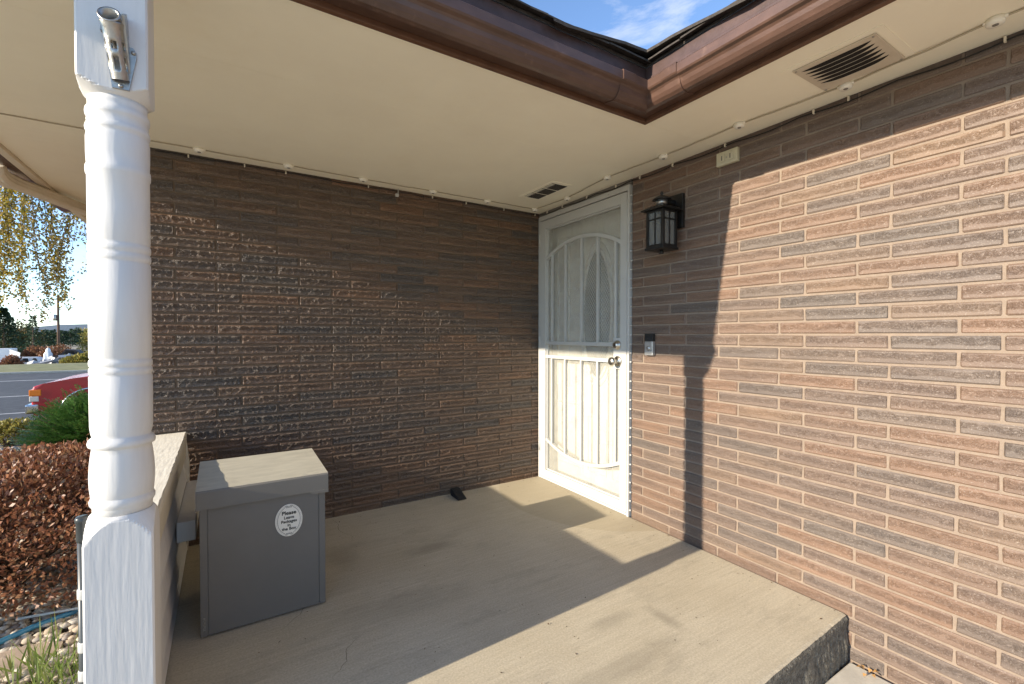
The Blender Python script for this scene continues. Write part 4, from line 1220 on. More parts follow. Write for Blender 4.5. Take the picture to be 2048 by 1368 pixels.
tag(MB().tube(fine, .0030, 6).build('light_cable', M['wirec']), 'thin cream cable linking the puck lights under the ceiling', 'cable')
# the dark cable clipped along the top of both walls
bc = thing('clipped_cable', 'thin black cable clipped along the top of the brick walls and over the door', 'cable', (0, -.5, H))
pp = []
x = -2.45
while x < -.03:
    pp.append((x, -.009, H - .012 - .010 * abs(math.sin(x * 5.3)) * rng.random())); x += .06
y = -.02
pp.append((-.024, -.026, H - .016))
while y > -3.2:
    y -= .05
    onwall = y < -.985
    z = H - .012 - .012 * abs(math.sin(y * 9.5))
    pp.append((-.008 if onwall else -.011, y, z))
MB().tube(pp, .0028, 6).build('wire', M['black'], bc)
for x in (-2.31, -2.05, -1.84, -1.36, -.92, -.66, -.34, -.05):
    MB().cbox((x - .003, -.014, H - .022), (x + .003, -.003, H - .006), .001).build('cable_clip', M['cream'], bc)
for y in (-.12, -.31, -.58, -.86, -1.06, -1.30, -1.62, -2.03, -2.16, -2.60):
    xx = -.016 if y < -.985 else -.018
    MB().cbox((xx, y - .003, H - .023), (xx + .012, y + .003, H - .004), .001).build('cable_clip', M['cream'], bc)
hk = MB().tube([(-1.17, -.03, H - .002), (-1.172, -.03, H - .035), (-1.18, -.03, H - .045), (-1.188, -.03, H - .040)], .003, 6)
hk.cbox((-1.19, -.038, H - .056), (-1.168, -.022, H - .036), .003)
tag(hk.build('ceiling_hook', M['doorwhite']), 'small white hook hanging from the cable at the ceiling edge', 'hook')

# ================================================================== GARDEN LEFT OF THE PORCH
def leaf_quads(P, T, Nn, L_, W_):
    """rhombic leaves: base P, tip along T, flat normal Nn"""
    T = T / np.linalg.norm(T, axis=1, keepdims=True)
    B = np.cross(T, Nn); B /= np.linalg.norm(B, axis=1, keepdims=True) + 1e-9
    L_ = np.asarray(L_).reshape(-1, 1); W_ = np.asarray(W_).reshape(-1, 1)
    return np.stack([P, P + T * L_ * .55 + B * W_ * .5, P + T * L_, P + T * L_ * .55 - B * W_ * .5], axis=1)

def rdir(n):
    v = npr.normal(size=(n, 3)); return v / np.linalg.norm(v, axis=1, keepdims=True)

def lumpy(d, seed, amp):
    r = np.random.RandomState(seed); s = np.zeros(len(d))
    for k in range(7):
        a = r.normal(size=3) * (2.0 + k); s += np.sin(d @ a + r.uniform(0, 6)) / (1 + .5 * k)
    return 1 + amp * s / 2.2

def bush(name, label, cat, c, rad, n, ll, lw_, mat, stem_mat, seed, nstem=60, inner=.55, zmin=-.25):
    t = thing(name, label, cat, (c[0], c[1], gz(c[0], c[1])))
    d = rdir(n); d[:, 2] = np.where(d[:, 2] < -.35, -d[:, 2] * .6, d[:, 2])
    rr = lumpy(d, seed, .16) * (inner + (1 - inner) * npr.rand(n) ** .45)
    tw = npr.rand(n) < .06; rr = np.where(tw, rr * (1 + .12 * npr.rand(n)), rr)
    P = np.array(c) + d * rr[:, None] * np.array(rad)
    T = d + rdir(n) * .9; T[:, 2] += .35
    q = leaf_quads(P, T, rdir(n), ll * (.6 + .8 * npr.rand(n)), lw_ * (.6 + .8 * npr.rand(n)))
    q = q[P[:, 2] > zmin]
    quads('foliage', q, mat, t)
    st = MB()
    base = Vector((c[0], c[1], gz(c[0], c[1]) - .02))
    for i in range(nstem):
        dd = Vector(rdir(1)[0]); dd.z = abs(dd.z) * .9 + .1
        e = Vector(c) + Vector((dd.x * rad[0], dd.y * rad[1], dd.z * rad[2])) * rng.uniform(.75, 1.02)
        m_ = base.lerp(e, .5) + Vector((rng.uniform(-.05, .05), rng.uniform(-.05, .05), .06))
        st.tube([base + Vector((rng.uniform(-.06, .06), rng.uniform(-.06, .06), 0)), m_, e], [.006, .004, .0015], 4)
    st.build('stems', stem_mat, t)
    return t
m_stem = pmat('twig_bark', (.12, .075, .05), .9, .3, 40)
m_barb = leafmat('barberry_leaves', [(.12, .05, .03), (.24, .10, .055), (.34, .15, .075), (.20, .09, .055), (.40, .22, .12), (.15, .10, .055)], .25, .42)
bush('barberry_bush', 'round bush of small rust red leaves growing beside the white half wall', 'bush', (-3.20, .52, .04), (.82, .72, .46), 46000, .026, .015, m_barb, m_stem, 3, 160, .60, -.26)
m_yell = leafmat('yellow_shrub_leaves', [(.22, .20, .04), (.36, .31, .07), (.30, .22, .05), (.18, .19, .05)], .3)
bush('yellow_shrub', 'small yellow green shrub at the curb before the red pickup', 'shrub', (-5.05, 7.45, -.46), (.42, .3, .22), 2500, .05, .03, m_yell, m_stem, 5, 30, .4, -.7)

# evergreen: arching flat sprays of needles
m_yew = leafmat('evergreen_needles', [(.03, .085, .018), (.06, .15, .03), (.10, .21, .045), (.045, .11, .025), (.15, .25, .06)], .2, .4)
ev = thing('evergreen_shrub', 'spreading dark green evergreen shrub behind the rust red bush', 'shrub', (-3.42, 2.95, gz(-3.4, 2.95)))
SP = 2800; allq = []
c = np.array((-3.16, 2.95, .08)); rad = np.array((.56, .5, .56))
d = rdir(SP); d[:, 2] = np.abs(d[:, 2]) * .95 + .0 - .25 * npr.rand(SP)
root = c + d * rad * (.35 + .55 * npr.rand(SP))[:, None]
dirs = d + rdir(SP) * .35; dirs[:, 2] += .15; dirs /= np.linalg.norm(dirs, axis=1, keepdims=True)
side = np.cross(dirs, np.array((0, 0, 1.0)) + .5 * rdir(SP)); side /= np.linalg.norm(side, axis=1, keepdims=True)
ln_ = .13 + .11 * npr.rand(SP)
for k in range(13):
    f = (k + .5) / 13
    p = root + dirs * (ln_ * f)[:, None] + np.array((0, 0, -.10)) * (f * f * ln_)[:, None]
    for s_ in (-1, 1):
        T = side * s_ + dirs * .75 + rdir(SP) * .15
        allq.append(leaf_quads(p, T, np.cross(side, dirs) + .2 * rdir(SP), .050 * (1 - .55 * f) * (.7 + .6 * npr.rand(SP)), np.full(SP, .009)))
q = np.concatenate(allq); q = q[q[:, 0, 0] < XL - .05]
quads('foliage', q, m_yew, ev)
st = MB()
for i in range(0, SP, 9): st.tube([(-3.42, 2.95, -.40), tuple((c + root[i]) / 2), tuple(root[i]), tuple(root[i] + dirs[i] * ln_[i] * .8)], [.012, .007, .004, .0015], 4)
st.build('stems', m_stem, ev)

# pebbles
ico = bmesh.new(); bmesh.ops.create_icosphere(ico, subdivisions=1, radius=1)
IV = np.array([v.co[:] for v in ico.verts]); IF = np.array([[v.index for v in f.verts] for f in ico.faces]); ico.free()
def pebbles(name, n, xf_, size, mat, label, cat):
    vs = []; fs = []
    for i in range(n):
        x, y = xf_()
        s_ = size * rng.uniform(.5, 1.5)
        A = IV * np.array((s_ * rng.uniform(.8, 1.5), s_ * rng.uniform(.7, 1.1), s_ * rng.uniform(.4, .7))) * (1 + npr.uniform(-.12, .12, (len(IV), 1)))
        a = rng.uniform(0, 6.28); ca, sa = math.cos(a), math.sin(a)
        A = A @ np.array(((ca, sa, 0), (-sa, ca, 0), (0, 0, 1)))
        vs.append(A + np.array((x, y, gz(x, y) + rng.uniform(-.01, .02)))); fs.append(IF + i * len(IV))
    V = np.concatenate(vs); Fc = np.concatenate(fs)
    me = bpy.data.meshes.new(name); me.from_pydata(V.tolist(), [], Fc.tolist()); me.materials.append(mat)
    me.polygons.foreach_set('use_smooth', [True] * len(Fc)); me.update()
    o = bpy.data.objects.new(name, me); COL.objects.link(o)
    return tag(o, label, cat, kind='stuff')
def stonemat(name, cols):
    m = leafmat(name, cols, 0.0, .75)
    n = m.node_tree.nodes; nb = n.new('ShaderNodeTexNoise'); nb.inputs['Scale'].default_value = 90
    bp = n.new('ShaderNodeBump'); bp.inputs['Strength'].default_value = .3; bp.inputs['Distance'].default_value = .003
    m.node_tree.links.new(nb.outputs[0], bp.inputs['Height']); m.node_tree.links.new(bp.outputs[0], n['Principled BSDF'].inputs['Normal'])
    return m
m_peb = stonemat('river_pebbles', [(.30, .25, .19), (.48, .41, .31), (.38, .31, .23), (.54, .48, .39), (.24, .20, .17), (.45, .35, .24)])
m_grv = stonemat('grey_gravel', [(.30, .27, .24), (.42, .39, .35), (.22, .19, .17), (.36, .31, .27), (.50, .47, .43)])
def near_spot():
    return rng.uniform(-3.9, -2.50), rng.uniform(-1.9, 1.4)
def far_spot():
    y = rng.uniform(3.6, 7.1); return rng.uniform(-9.0, -3.1), y
pebbles('river_pebbles', 8500, near_spot, .020, m_peb, 'tan rounded river pebbles covering the bed left of the porch', 'pebbles')
pebbles('grey_gravel', 9000, far_spot, .028, m_grv, 'grey gravel bed between the shrubs and the curved curb', 'gravel')
# a few flat stones
for (x, y, r_, lb) in ((-2.90, -.36, .13, 'largest flat tan stone lying behind the bright grass tuft'), (-2.62, -.02, .12, 'flat tan stone under the thin white drip tube'), (-2.76, .34, .12, 'flat tan stone half under the rust red bush')):
    P = []
    for k in range(11):
        an = 2 * PI * k / 11; rr = r_ * rng.uniform(.8, 1.1)
        P.append((x + rr * math.cos(an) * 1.25, y + rr * math.sin(an) * .8, gz(x, y) - .01))
    mb = MB().prism(P, (0, 0, .035))
    o = mb.build('flat_stone', pmat('sandstone', (.34, .26, .19), .85, .2, 14, .5, 60))
    tag(o, lb, 'stone', 'flat stones in the pebble bed')
# grass tufts
m_gr = leafmat('grass_blades', [(.10, .16, .03), (.16, .22, .05), (.22, .24, .07), (.12, .18, .04)], .3)
def tuft(name, label, cx, cy, rad_, n, hgt, kind=None):
    P = np.zeros((n, 3)); an = npr.rand(n) * 6.28; r_ = rad_ * np.sqrt(npr.rand(n))
    P[:, 0] = cx + r_ * np.cos(an); P[:, 1] = cy + r_ * np.sin(an); P[:, 2] = [gz(a, b) - .01 for a, b in P[:, :2]]
    T = np.stack([npr.normal(0, .45, n), npr.normal(0, .45, n), np.ones(n)], 1)
    q = leaf_quads(P, T, rdir(n), hgt * (.5 + .9 * npr.rand(n)), np.full(n, .007))
    o = quads(name, q, m_gr); tag(o, label, 'grass', kind=kind); return o
tuft('grass_tuft', 'bright green grass tuft growing through the pebbles by the post', -2.80, -.50, .12, 70, .17)
tuft('grass_tuft', 'thin grass tuft beside the flat stones near the pipe', -2.70, -.62, .09, 70, .14)
tuft('grass_patch', 'patch of short yellow green grass beyond the rust red bush', -4.2, 3.0, .75, 5200, .07, 'stuff')
# hose and its white feed
hpts = [(-4.6, -.75), (-3.8, -.5), (-3.3, -.32), (-2.99, -.17), (-2.90, -.10), (-2.78, -.05), (-2.68, .02), (-2.64, .2)]
tag(MB().tube([(x, y, gz(x, y) + .028) for x, y in hpts], .0125, 10).build('garden_hose', pmat('blue_hose', (.05, .20, .30), .4, .1, 30)), 'pale blue garden hose lying across the pebbles', 'hose')
tag(MB().tube([(-2.98, -.02, -.17), (-2.80, -.06, -.165), (-2.62, -.12, -.15), (-2.55, -.60, -.10), (-2.497, -1.35, -.02)], .006, 8).build('drip_tube', M['doorwhite']), 'thin white drip tube running to the pipe beside the post', 'tube')
# standpipe strapped to the post's outer face
sp_ = thing('standpipe', 'dark capped pipe with white clamps standing against the post', 'pipe', (-2.463, -1.50, -.2))
MB().tube([(-2.4555, -1.520, -.22), (-2.4555, -1.520, .66)], .0105, 14).build('pipe', pmat('dark_pipe', (.05, .055, .055), .35, .2, 20), sp_)
MB().lathe([(.0115, .640), (.0125, .645), (.0125, .685), (.0145, .689), (.0145, .697), (.011, .702)], (-2.4558, -1.52, 0), 'Z', 18).build('cap', pmat('pipe_cap', (.04, .045, .045), .3, .2, 30), sp_)
for z in (.50, .37, .30):
    MB().lathe([(.0115, z), (.0125, z + .003), (.0125, z + .022), (.0115, z + .025)], (-2.4555, -1.52, 0), 'Z', 16).build('clamp', M['doorwhite'], sp_)

# ================================================================== WEEPING BIRCH
m_bleaf = leafmat('birch_leaves', [(.10, .13, .02), (.30, .24, .03), (.50, .34, .03), (.22, .20, .03), (.58, .40, .05), (.14, .10, .04)], .4)
m_bdark = leafmat('birch_brown_leaves', [(.10, .09, .03), (.20, .15, .04), (.30, .20, .05), (.13, .12, .04)], .35)
m_bark = pmat('birch_bark', (.55, .52, .47), .8, .3, 6, .3, 40, dirt=((.06, .05, .05), 8, .6, .9))
bi = thing('birch_tree', 'weeping birch with yellow autumn leaves on long hanging twigs', 'tree', (-7.4, 5.6, -.5))
MB().tube([(-7.4, 5.6, -.6), (-7.38, 5.62, 1), (-7.3, 5.55, 3), (-7.2, 5.5, 5), (-7.0, 5.5, 6.6)], [.17, .15, .12, .08, .03], 12).build('trunk', m_bark, bi)
specs = []
for (sx_, sy_, dens, dk) in ((4, 610, 1.5, 0), (12, 570, 1.5, 0), (20, 545, 1.6, 0), (30, 600, 1.5, 0), (38, 560, 1.5, 0), (46, 520, 1.3, 0), (52, 625, 1.0, 0), (-10, 600, 1.5, 0), (-25, 620, 1.5, 0), (-40, 560, 1.3, 0), (60, 470, .5, 1), (70, 480, .5, 1),
                         (76, 560, .9, 1), (84, 610, 1.0, 1), (90, 642, 1.1, 1), (96, 560, .6, 1), (104, 500, .5, 1), (114, 590, 1.2, 0), (119, 616, 1.3, 0), (124, 560, 1.1, 0), (130, 600, 1.0, 1), (138, 545, .7, 1), (146, 560, .6, 1), (156, 500, .4, 1), (168, 470, .45, 1), (177, 545, .6, 1), (5, 520, 1.2, 0), (25, 500, 1.2, 0), (182, 500, .4, 1)):
    t_ = rng.uniform(5.0, 6.6)
    p = px(sx_, sy_, t_)
    specs.append((p.x, p.y, p.z, dens, dk))
for i in range(22):
    a = rng.uniform(0, 6.28); r_ = rng.uniform(.8, 3.0)
    x, y = -7.4 + r_ * math.cos(a), 5.8 + r_ * math.sin(a)
    if x < -5.6: specs.append((x, y, rng.uniform(.6, 2.4), 1.2, i % 2))
tw = MB(); LP, LT, LD = [], [], []
for (x, y, zb_, dens, dk) in specs:
    zt_ = rng.uniform(3.6, 4.8); npts = 14; ph = rng.uniform(0, 6); am = rng.uniform(.02, .07)
    pts = [Vector((x + am * math.sin(ph + k * .55), y + am * math.cos(ph + k * .45), zt_ + (zb_ - zt_) * k / (npts - 1))) for k in range(npts)]
    tw.tube(pts, [.006 - .0045 * k / (npts - 1) for k in range(npts)], 4)
    limb0 = Vector((-7.28, 5.52, rng.uniform(3.2, 5.6)))
    tw.tube([limb0, limb0.lerp(pts[0], .5) + Vector((0, 0, .7)), pts[0]], [.035, .02, .006], 6)
    nl = int((zt_ - zb_) * 230 * dens)
    for k in range(nl):
        f = rng.random() ** .8; a = f * (npts - 1); j = min(int(a), npts - 2)
        p = pts[j].lerp(pts[j + 1], a - j)
        off = Vector((rng.gauss(0, .036), rng.gauss(0, .036), rng.gauss(0, .02)))
        LP.append((p + off)[:]); LT.append((rng.gauss(0, .6), rng.gauss(0, .6), -1.0)); LD.append(dk if rng.random() < .8 else 1 - dk)
tw.build('twigs', m_stem, bi)
LP, LT = np.array(LP), np.array(LT)
q = leaf_quads(LP, LT, rdir(len(LP)), .033 * (.6 + .7 * npr.rand(len(LP))), .026 * (.6 + .6 * npr.rand(len(LP))))
quads('leaves', q, [m_bleaf, m_bdark], bi, np.array(LD))

# ================================================================== RED PICKUP
m_red = pmat('red_car_paint', (.36, .012, .018), .22, .05, 3, spec=.6)
m_chrome = pmat('chrome', (.62, .62, .62), .15, .05, 8, metallic=1)
m_glass = pmat('car_glass', (.03, .035, .04), .05, .1, 3, spec=.8)
m_tyre = pmat('tyre_rubber', (.02, .02, .02), .8, .2, 30)
m_amber = pmat('amber_lens', (.75, .20, .02), .2, .1, 30)
m_lens = pmat('clear_lens', (.62, .58, .52), .15, .1, 60, .4, 60)
TX, TY, TG = -4.95, 8.0, -.612
tk = thing('pickup_truck', 'red pickup truck with amber corner lamp parked beyond the evergreen shrub', 'truck', (TX + 2.6, TY + .95, TG))
def prof_body(pts, y0, y1, name, mat, c=.05, seg=3):
    bm = bmesh.new()
    a = [bm.verts.new((x, y0, z)) for x, z in pts]; b = [bm.verts.new((x, y1, z)) for x, z in pts]; n_ = len(pts)
    f0 = bm.faces.new(a[::-1]); f1 = bm.faces.new(b)
    for i in range(n_): bm.faces.new((a[i], a[(i + 1) % n_], b[(i + 1) % n_], b[i]))
    ed_ = [e for e in bm.edges if e in f0.edges or e in f1.edges]
    if c: bmesh.ops.bevel(bm, geom=ed_, offset=c, segments=seg, affect='EDGES', profile=.6, clamp_overlap=True)
    bmesh.ops.triangulate(bm, faces=[f for f in bm.faces if len(f.verts) > 4])
    o = MB().bm(bm, 0, False).build(name, mat, tk); return o
arch = lambda cx_, r_: [(cx_ + r_ * math.cos(a), TG + .36 + r_ * math.sin(a)) for a in np.linspace(PI, 0, 13)]
xw1, xw2 = TX + .80, TX + 4.1
low = [(TX + .02, TG + .38), (TX + .05, TG + .36)] + [(x, max(z, TG + .34)) for x, z in arch(xw1, .43)] + [(xw1 + .5, TG + .32), (xw2 - .5, TG + .32)] + [(x, max(z, TG + .34)) for x, z in arch(xw2, .43)] + [(TX + 5.2, TG + .40), (TX + 5.22, TG + 1.02), (TX + 1.3, TG + 1.04)]
hood = [(TX + 1.25, TG + 1.075), (TX + .55, TG + .99), (TX + .16, TG + .915), (TX + .03, TG + .87), (TX, TG + .80), (TX, TG + .45)]
prof_body(low + hood, TY, TY + 1.9, 'body', m_red, .055)
prof_body([(TX + 1.2, TG + 1.06), (TX + 1.82, TG + 1.62), (TX + 2.15, TG + 1.70), (TX + 3.1, TG + 1.70), (TX + 3.28, TG + 1.06)], TY + .10, TY + 1.80, 'cab', m_red, .07)
MB().prism([(TX + 1.27, TY + .20, TG + 1.10), (TX + 1.80, TY + .28, TG + 1.58), (TX + 1.80, TY + 1.62, TG + 1.58), (TX + 1.27, TY + 1.70, TG + 1.10)], (-.02, 0, .02)).build('windscreen', m_glass, tk)
MB().prism([(TX + 1.52, TY + .095, TG + 1.14), (TX + 1.92, TY + .095, TG + 1.55), (TX + 2.75, TY + .095, TG + 1.58), (TX + 2.75, TY + .095, TG + 1.14)], (0, -.004, 0)).build('side_window', m_glass, tk)
MB().tube([(TX + 1.20, TY + .40, TG + 1.12), (TX + 1.36, TY + .95, TG + 1.24)], .012, 6).build('wiper', M['rubber'], tk)
MB().tube([(TX + 1.20, TY + 1.0, TG + 1.12), (TX + 1.36, TY + 1.5, TG + 1.24)], .012, 6).build('wiper', M['rubber'], tk)
MB().cbox((TX - .075, TY - .02, TG + .40), (TX + .10, TY + 1.92, TG + .565), .03).build('bumper', m_chrome, tk)
MB().cbox((TX - .025, TY + .30, TG + .60), (TX + .02, TY + 1.60, TG + .84), .012).build('grille', M['black'], tk)
for y0, y1 in ((TY - .006, TY + .30), (TY + 1.60, TY + 1.906)):
    a = MB().cbox((TX - .022, y0, TG + .61), (TX + .10, y1, TG + .70), .012).build('headlight', m_lens, tk)
    MB().cbox((TX - .024, y0, TG + .705), (TX + .13, y1, TG + .815), .012).build('corner_lamp', m_amber, tk)
for wx in (xw1, xw2):
    MB().tube([(wx + .445 * math.cos(a), TY - .008, TG + .36 + .445 * math.sin(a)) for a in np.linspace(PI * .98, .02 * PI, 22)], .018, 8).build('arch_trim', m_chrome, tk)
    for wy in (TY + .02, TY + 1.66):
        wv_ = MB().lathe([(.20, 0), (.33, .0), (.355, .03), (.355, .19), (.33, .22), (.20, .22)], (wx, wy + .22, TG + .355), '-Y', 32).build('wheel', m_tyre, tk)
        MB().lathe([(.02, .0), (.20, .01), (.205, .03), (.06, .05), (.02, .06)], (wx, wy + .03, TG + .355), '-Y', 24).build('rim', m_chrome, wv_)
    MB().box((wx - .44, TY + .05, TG + .36), (wx + .44, TY + 1.85, TG + .80)).build('wheel_well', M['dark'], tk)
MB().cbox((TX + 1.50, TY - .16, TG + 1.10), (TX + 1.58, TY + .05, TG + 1.25), .02).build('mirror', M['black'], tk)
MB().cbox((TX + 2.55, TY - .02, TG + .86), (TX + 2.72, TY + .01, TG + .89), .008).build('door_handle', m_chrome, tk)

# ================================================================== ACROSS THE STREET
def groundat(x, y, zoff=0): return Vector((x, y, zoff))
GL = -2.30
m_wcar = pmat('white_car_paint', (.70, .70, .70), .3, .05, 2)
def at(sx_, t_): 
    d = dirat(sx_); return Vector((CAM.x + d.x * t_, CAM.y + d.y * t_, 0))
# white sedan
p = at(58, 42)
sdn = thing('parked_car', 'white car with dark windows parked behind the far lawn', 'car', (p.x, p.y, GL))
def car_prof(name, pts, y0, y1, mat, parent, c=.06):
    bm = bmesh.new(); a = [bm.verts.new((p.x + x, y0, GL + z)) for x, z in pts]; b = [bm.verts.new((p.x + x, y1, GL + z)) for x, z in pts]; n_ = len(pts)
    bm.faces.new(a[::-1]); bm.faces.new(b)
    for i in range(n_): bm.faces.new((a[i], a[(i + 1) % n_], b[(i + 1) % n_], b[i]))
    bmesh.ops.triangulate(bm, faces=[f for f in bm.faces if len(f.verts) > 4])
    return MB().bm(bm).build(name, mat, parent)
car_prof('body', [(-2.2, .35), (2.2, .35), (2.25, .75), (1.5, .95), (-1.5, .95), (-2.3, .85)], p.y - .85, p.y + .85, m_wcar, sdn)
car_prof('cabin', [(-1.45, .93), (1.35, .93), (.55, 1.42), (-.85, 1.42)], p.y - .75, p.y + .75, m_wcar, sdn)
for a, b in ((-1.1, -.45), (-.35, .2), (.3, .75)):
    MB().prism([(p.x + a, p.y - .755, GL + .98), (p.x + b, p.y - .755, GL + .98), (p.x + b - .12, p.y - .755, GL + 1.34), (p.x + a + .15, p.y - .755, GL + 1.34)], (0, -.01, 0)).build('window', m_glass, sdn)
for wx in (-1.4, 1.4):
    MB().lathe([(.1, 0), (.32, 0), (.32, .2), (.1, .2)], (p.x + wx, p.y - .66, GL + .32), '-Y', 18).build('wheel', m_tyre, sdn)
# white box trailer
p = at(6, 44)
tr = thing('box_trailer', 'white box trailer with open end standing beside the white car', 'trailer', (p.x, p.y, GL))
MB().cbox((p.x - 3.5, p.y - 1, GL + .55), (p.x + .7, p.y + 1, GL + 2.15), .05).build('box', m_wcar, tr)
MB().prism([(p.x + .7, p.y - 1.0, GL + .6), (p.x + 1.35, p.y - 1.3, GL + .6), (p.x + 1.5, p.y - 1.3, GL + 1.75), (p.x + .7, p.y - 1.0, GL + 2.1)], (0, .05, 0)).build('open_door', m_wcar, tr)
for wx in (-2.2, -.6): MB().lathe([(.1, 0), (.33, 0), (.33, .2), (.1, .2)], (p.x + wx, p.y - .8, GL + .33), '-Y', 18).build('wheel', m_tyre, tr)
# draped white figure
p = at(96, 40)
gh = thing('draped_statue', 'white draped statue standing among scrap across the street', 'statue', (p.x, p.y, GL))
vs = []; fs = []; nn = 26
for i, (r_, z) in enumerate([(.42, .4), (.38, .8), (.33, 1.2), (.30, 1.55), (.28, 1.8), (.17, 1.98), (.16, 2.14), (.10, 2.27), (.02, 2.32)]):
    for k in range(nn):
        a = 2 * PI * k / nn; rr = r_ * (1 + .13 * math.cos(6 * a + i * .4) * (1 if i < 5 else .2))
        vs.append((p.x + rr * math.cos(a), p.y + rr * math.sin(a) * .8, GL + z))
for i in range(8):
    for k in range(nn): fs.append((i * nn + k, i * nn + (k + 1) % nn, (i + 1) * nn + (k + 1) % nn, (i + 1) * nn + k))
MB().add(vs, fs, 0, True).build('drapery', m_wcar, gh)
MB().cbox((p.x - .45, p.y - .4, GL), (p.x + .45, p.y + .4, GL + .41), .03).build('plinth', m_curb, gh)
# dark wreck and scrap heap
p = at(146, 41)
wr = thing('wrecked_car', 'dark crumpled car wreck lying in the yard across the street', 'wreck', (p.x, p.y, GL))
wpts = [(-1.1, .9), (1.0, .9), (1.1, 1.45), (.75, 1.7), (.35, 2.10), (-.35, 2.16), (-.65, 1.8), (-1.15, 1.6)]
car_prof('shell', wpts, p.y - .8, p.y + .8, pmat('burnt_metal', (.03, .022, .02), .7, .5, 3, .6, 9), wr)
MB().prism([(p.x - .5, p.y - .81, GL + 1.65), (p.x + .3, p.y - .81, GL + 1.65), (p.x + .2, p.y - .81, GL + 2.0), (p.x - .3, p.y - .81, GL + 2.02)], (0, -.01, 0)).build('window_gap', M['dark'], wr)
p = at(112, 40)
hp = MB()
for i in range(150):
    a = Vector((p.x + rng.gauss(0, 1.1), p.y + rng.gauss(0, .7), GL + abs(rng.gauss(.7, .35))))
    e = Vector((rng.uniform(.1, .5), rng.uniform(.05, .3), rng.uniform(.03, .2)))
    mt = Matrix.Translation(a) @ Matrix.Rotation(rng.uniform(0, 6), 4, Vector(rdir(1)[0]))
    b = MB().box(-e, e); hp.add([mt @ Vector(v) for v in b.v], b.f)
tag(hp.build('scrap_heap', pmat('grey_scrap', (.33, .33, .34), .5, .6, .8, metallic=.3)), 'heap of grey scrap metal at the foot of the draped statue', 'scrap', kind='stuff')
m_rust = leafmat('rust_bush_leaves', [(.16, .06, .03), (.25, .10, .05), (.30, .15, .07), (.14, .09, .04)], .2)
for i, (sx_, t_, r_, mt, lb, zt_) in enumerate(((118, 45, 1.0, m_rust, 'rust brown thicket behind the white statue', 1.4), (78, 46, .8, m_rust, 'rust brown thicket behind the white car', 1.3), (22, 40, .42, m_barb, 'dark red shrub before the white trailer', .85), (152, 38.5, .75, m_yell, 'yellow shrub at the back of the lawn before the wreck', 1.0), (176, 39, .6, m_yell, 'yellow green shrub near the utility pole', 1.0))):
    p = at(sx_, t_)
    b_t = bush('thicket' if i < 2 else 'shrub', lb, 'shrub', (p.x, p.y, GL + zt_ * .8), (r_ * 1.5, r_, zt_), 2000, .20, .12, mt, m_stem, 20 + i, 12, .3, -3)
# trees
m_con = leafmat('conifer_needles', [(.020, .045, .018), (.035, .065, .028), (.05, .08, .035), (.028, .05, .028)], .15, .6)
m_mix = leafmat('autumn_tree_leaves', [(.07, .08, .02), (.13, .11, .03), (.20, .12, .04), (.06, .08, .025), (.10, .11, .04)], .3)
def conifer(name, label, x, y, h, rb, n, seed, mat, ls, group=None, base=-2.4):
    t = thing(name, label, 'tree', (x, y, base), group)
    f = npr.rand(n) ** .8; an = npr.rand(n) * 6.28
    rr = rb * (1 - f) ** .85 * (.35 + .65 * npr.rand(n)) * (1 + .25 * np.sin(an * 3 + seed) + .2 * np.sin(f * 40 + seed))
    P = np.stack([x + rr * np.cos(an), y + rr * np.sin(an), base + h * (.12 + .88 * f)], 1)
    T = np.stack([np.cos(an), np.sin(an), npr.normal(-.15, .35, n)], 1) + .4 * rdir(n)
    quads('crown', leaf_quads(P, T, rdir(n), ls * (.6 + .8 * npr.rand(n)), ls * .55 * (.6 + .8 * npr.rand(n))), mat, t)
    MB().tube([(x, y, base - .3), (x, y, base + h * .97)], [h * .02 + .04, .02], 6).build('trunk', m_stem, t)
    return t
def roundtree(name, label, x, y, h, r_, n, seed, mat, ls, base=-2.4):
    t = thing(name, label, 'tree', (x, y, base))
    d = rdir(n); rr = lumpy(d, seed, .35) * npr.rand(n) ** .4
    P = np.array((x, y, base + h * .6)) + d * rr[:, None] * np.array((r_, r_, h * .42))
    quads('crown', leaf_quads(P, d + rdir(n), rdir(n), ls * (.6 + .8 * npr.rand(n)), ls * .7 * (.6 + .8 * npr.rand(n))), mat, t)
    st = MB().tube([(x, y, base - .3), (x + .05, y, base + h * .4), (x, y, base + h * .8)], [h * .03, h * .022, .02], 7)
    for k in range(7):
        e = Vector((x, y, base + h * .6)) + Vector(rdir(1)[0]) * r_ * .7
        st.tube([(x, y, base + h * .35), e], [.05, .01], 5)
    st.build('trunk', m_stem, t)
    return t
p = at(8, 52); conifer('pine_tree', 'tall dark pine leaning into the birch leaves across the street', p.x, p.y, 6.6, 1.7, 2600, 1, m_con, .30)
p = at(66, 50); conifer('pine_tree', 'thin open pine rising above the autumn trees', p.x, p.y, 5.6, 1.0, 700, 2, m_con, .26)
p = at(30, 56); roundtree('autumn_tree', 'olive and rust leaved tree behind the white trailer', p.x, p.y, 5.0, 1.9, 2600, 3, m_mix, .26)
p = at(56, 58); roundtree('autumn_tree', 'rust tinged leafy tree behind the white car', p.x, p.y, 4.4, 1.7, 2200, 4, m_mix, .26)
p = at(-20, 55); roundtree('autumn_tree', 'broad olive leaved tree at the edge of the yard across the street', p.x, p.y, 5.2, 2.2, 2400, 6, m_mix, .28)
p = at(183, 60); roundtree('autumn_tree', 'yellow green leafy tree beside the line of far conifers', p.x, p.y, 4.0, 1.3, 1500, 5, m_yell, .24)
fi = 0
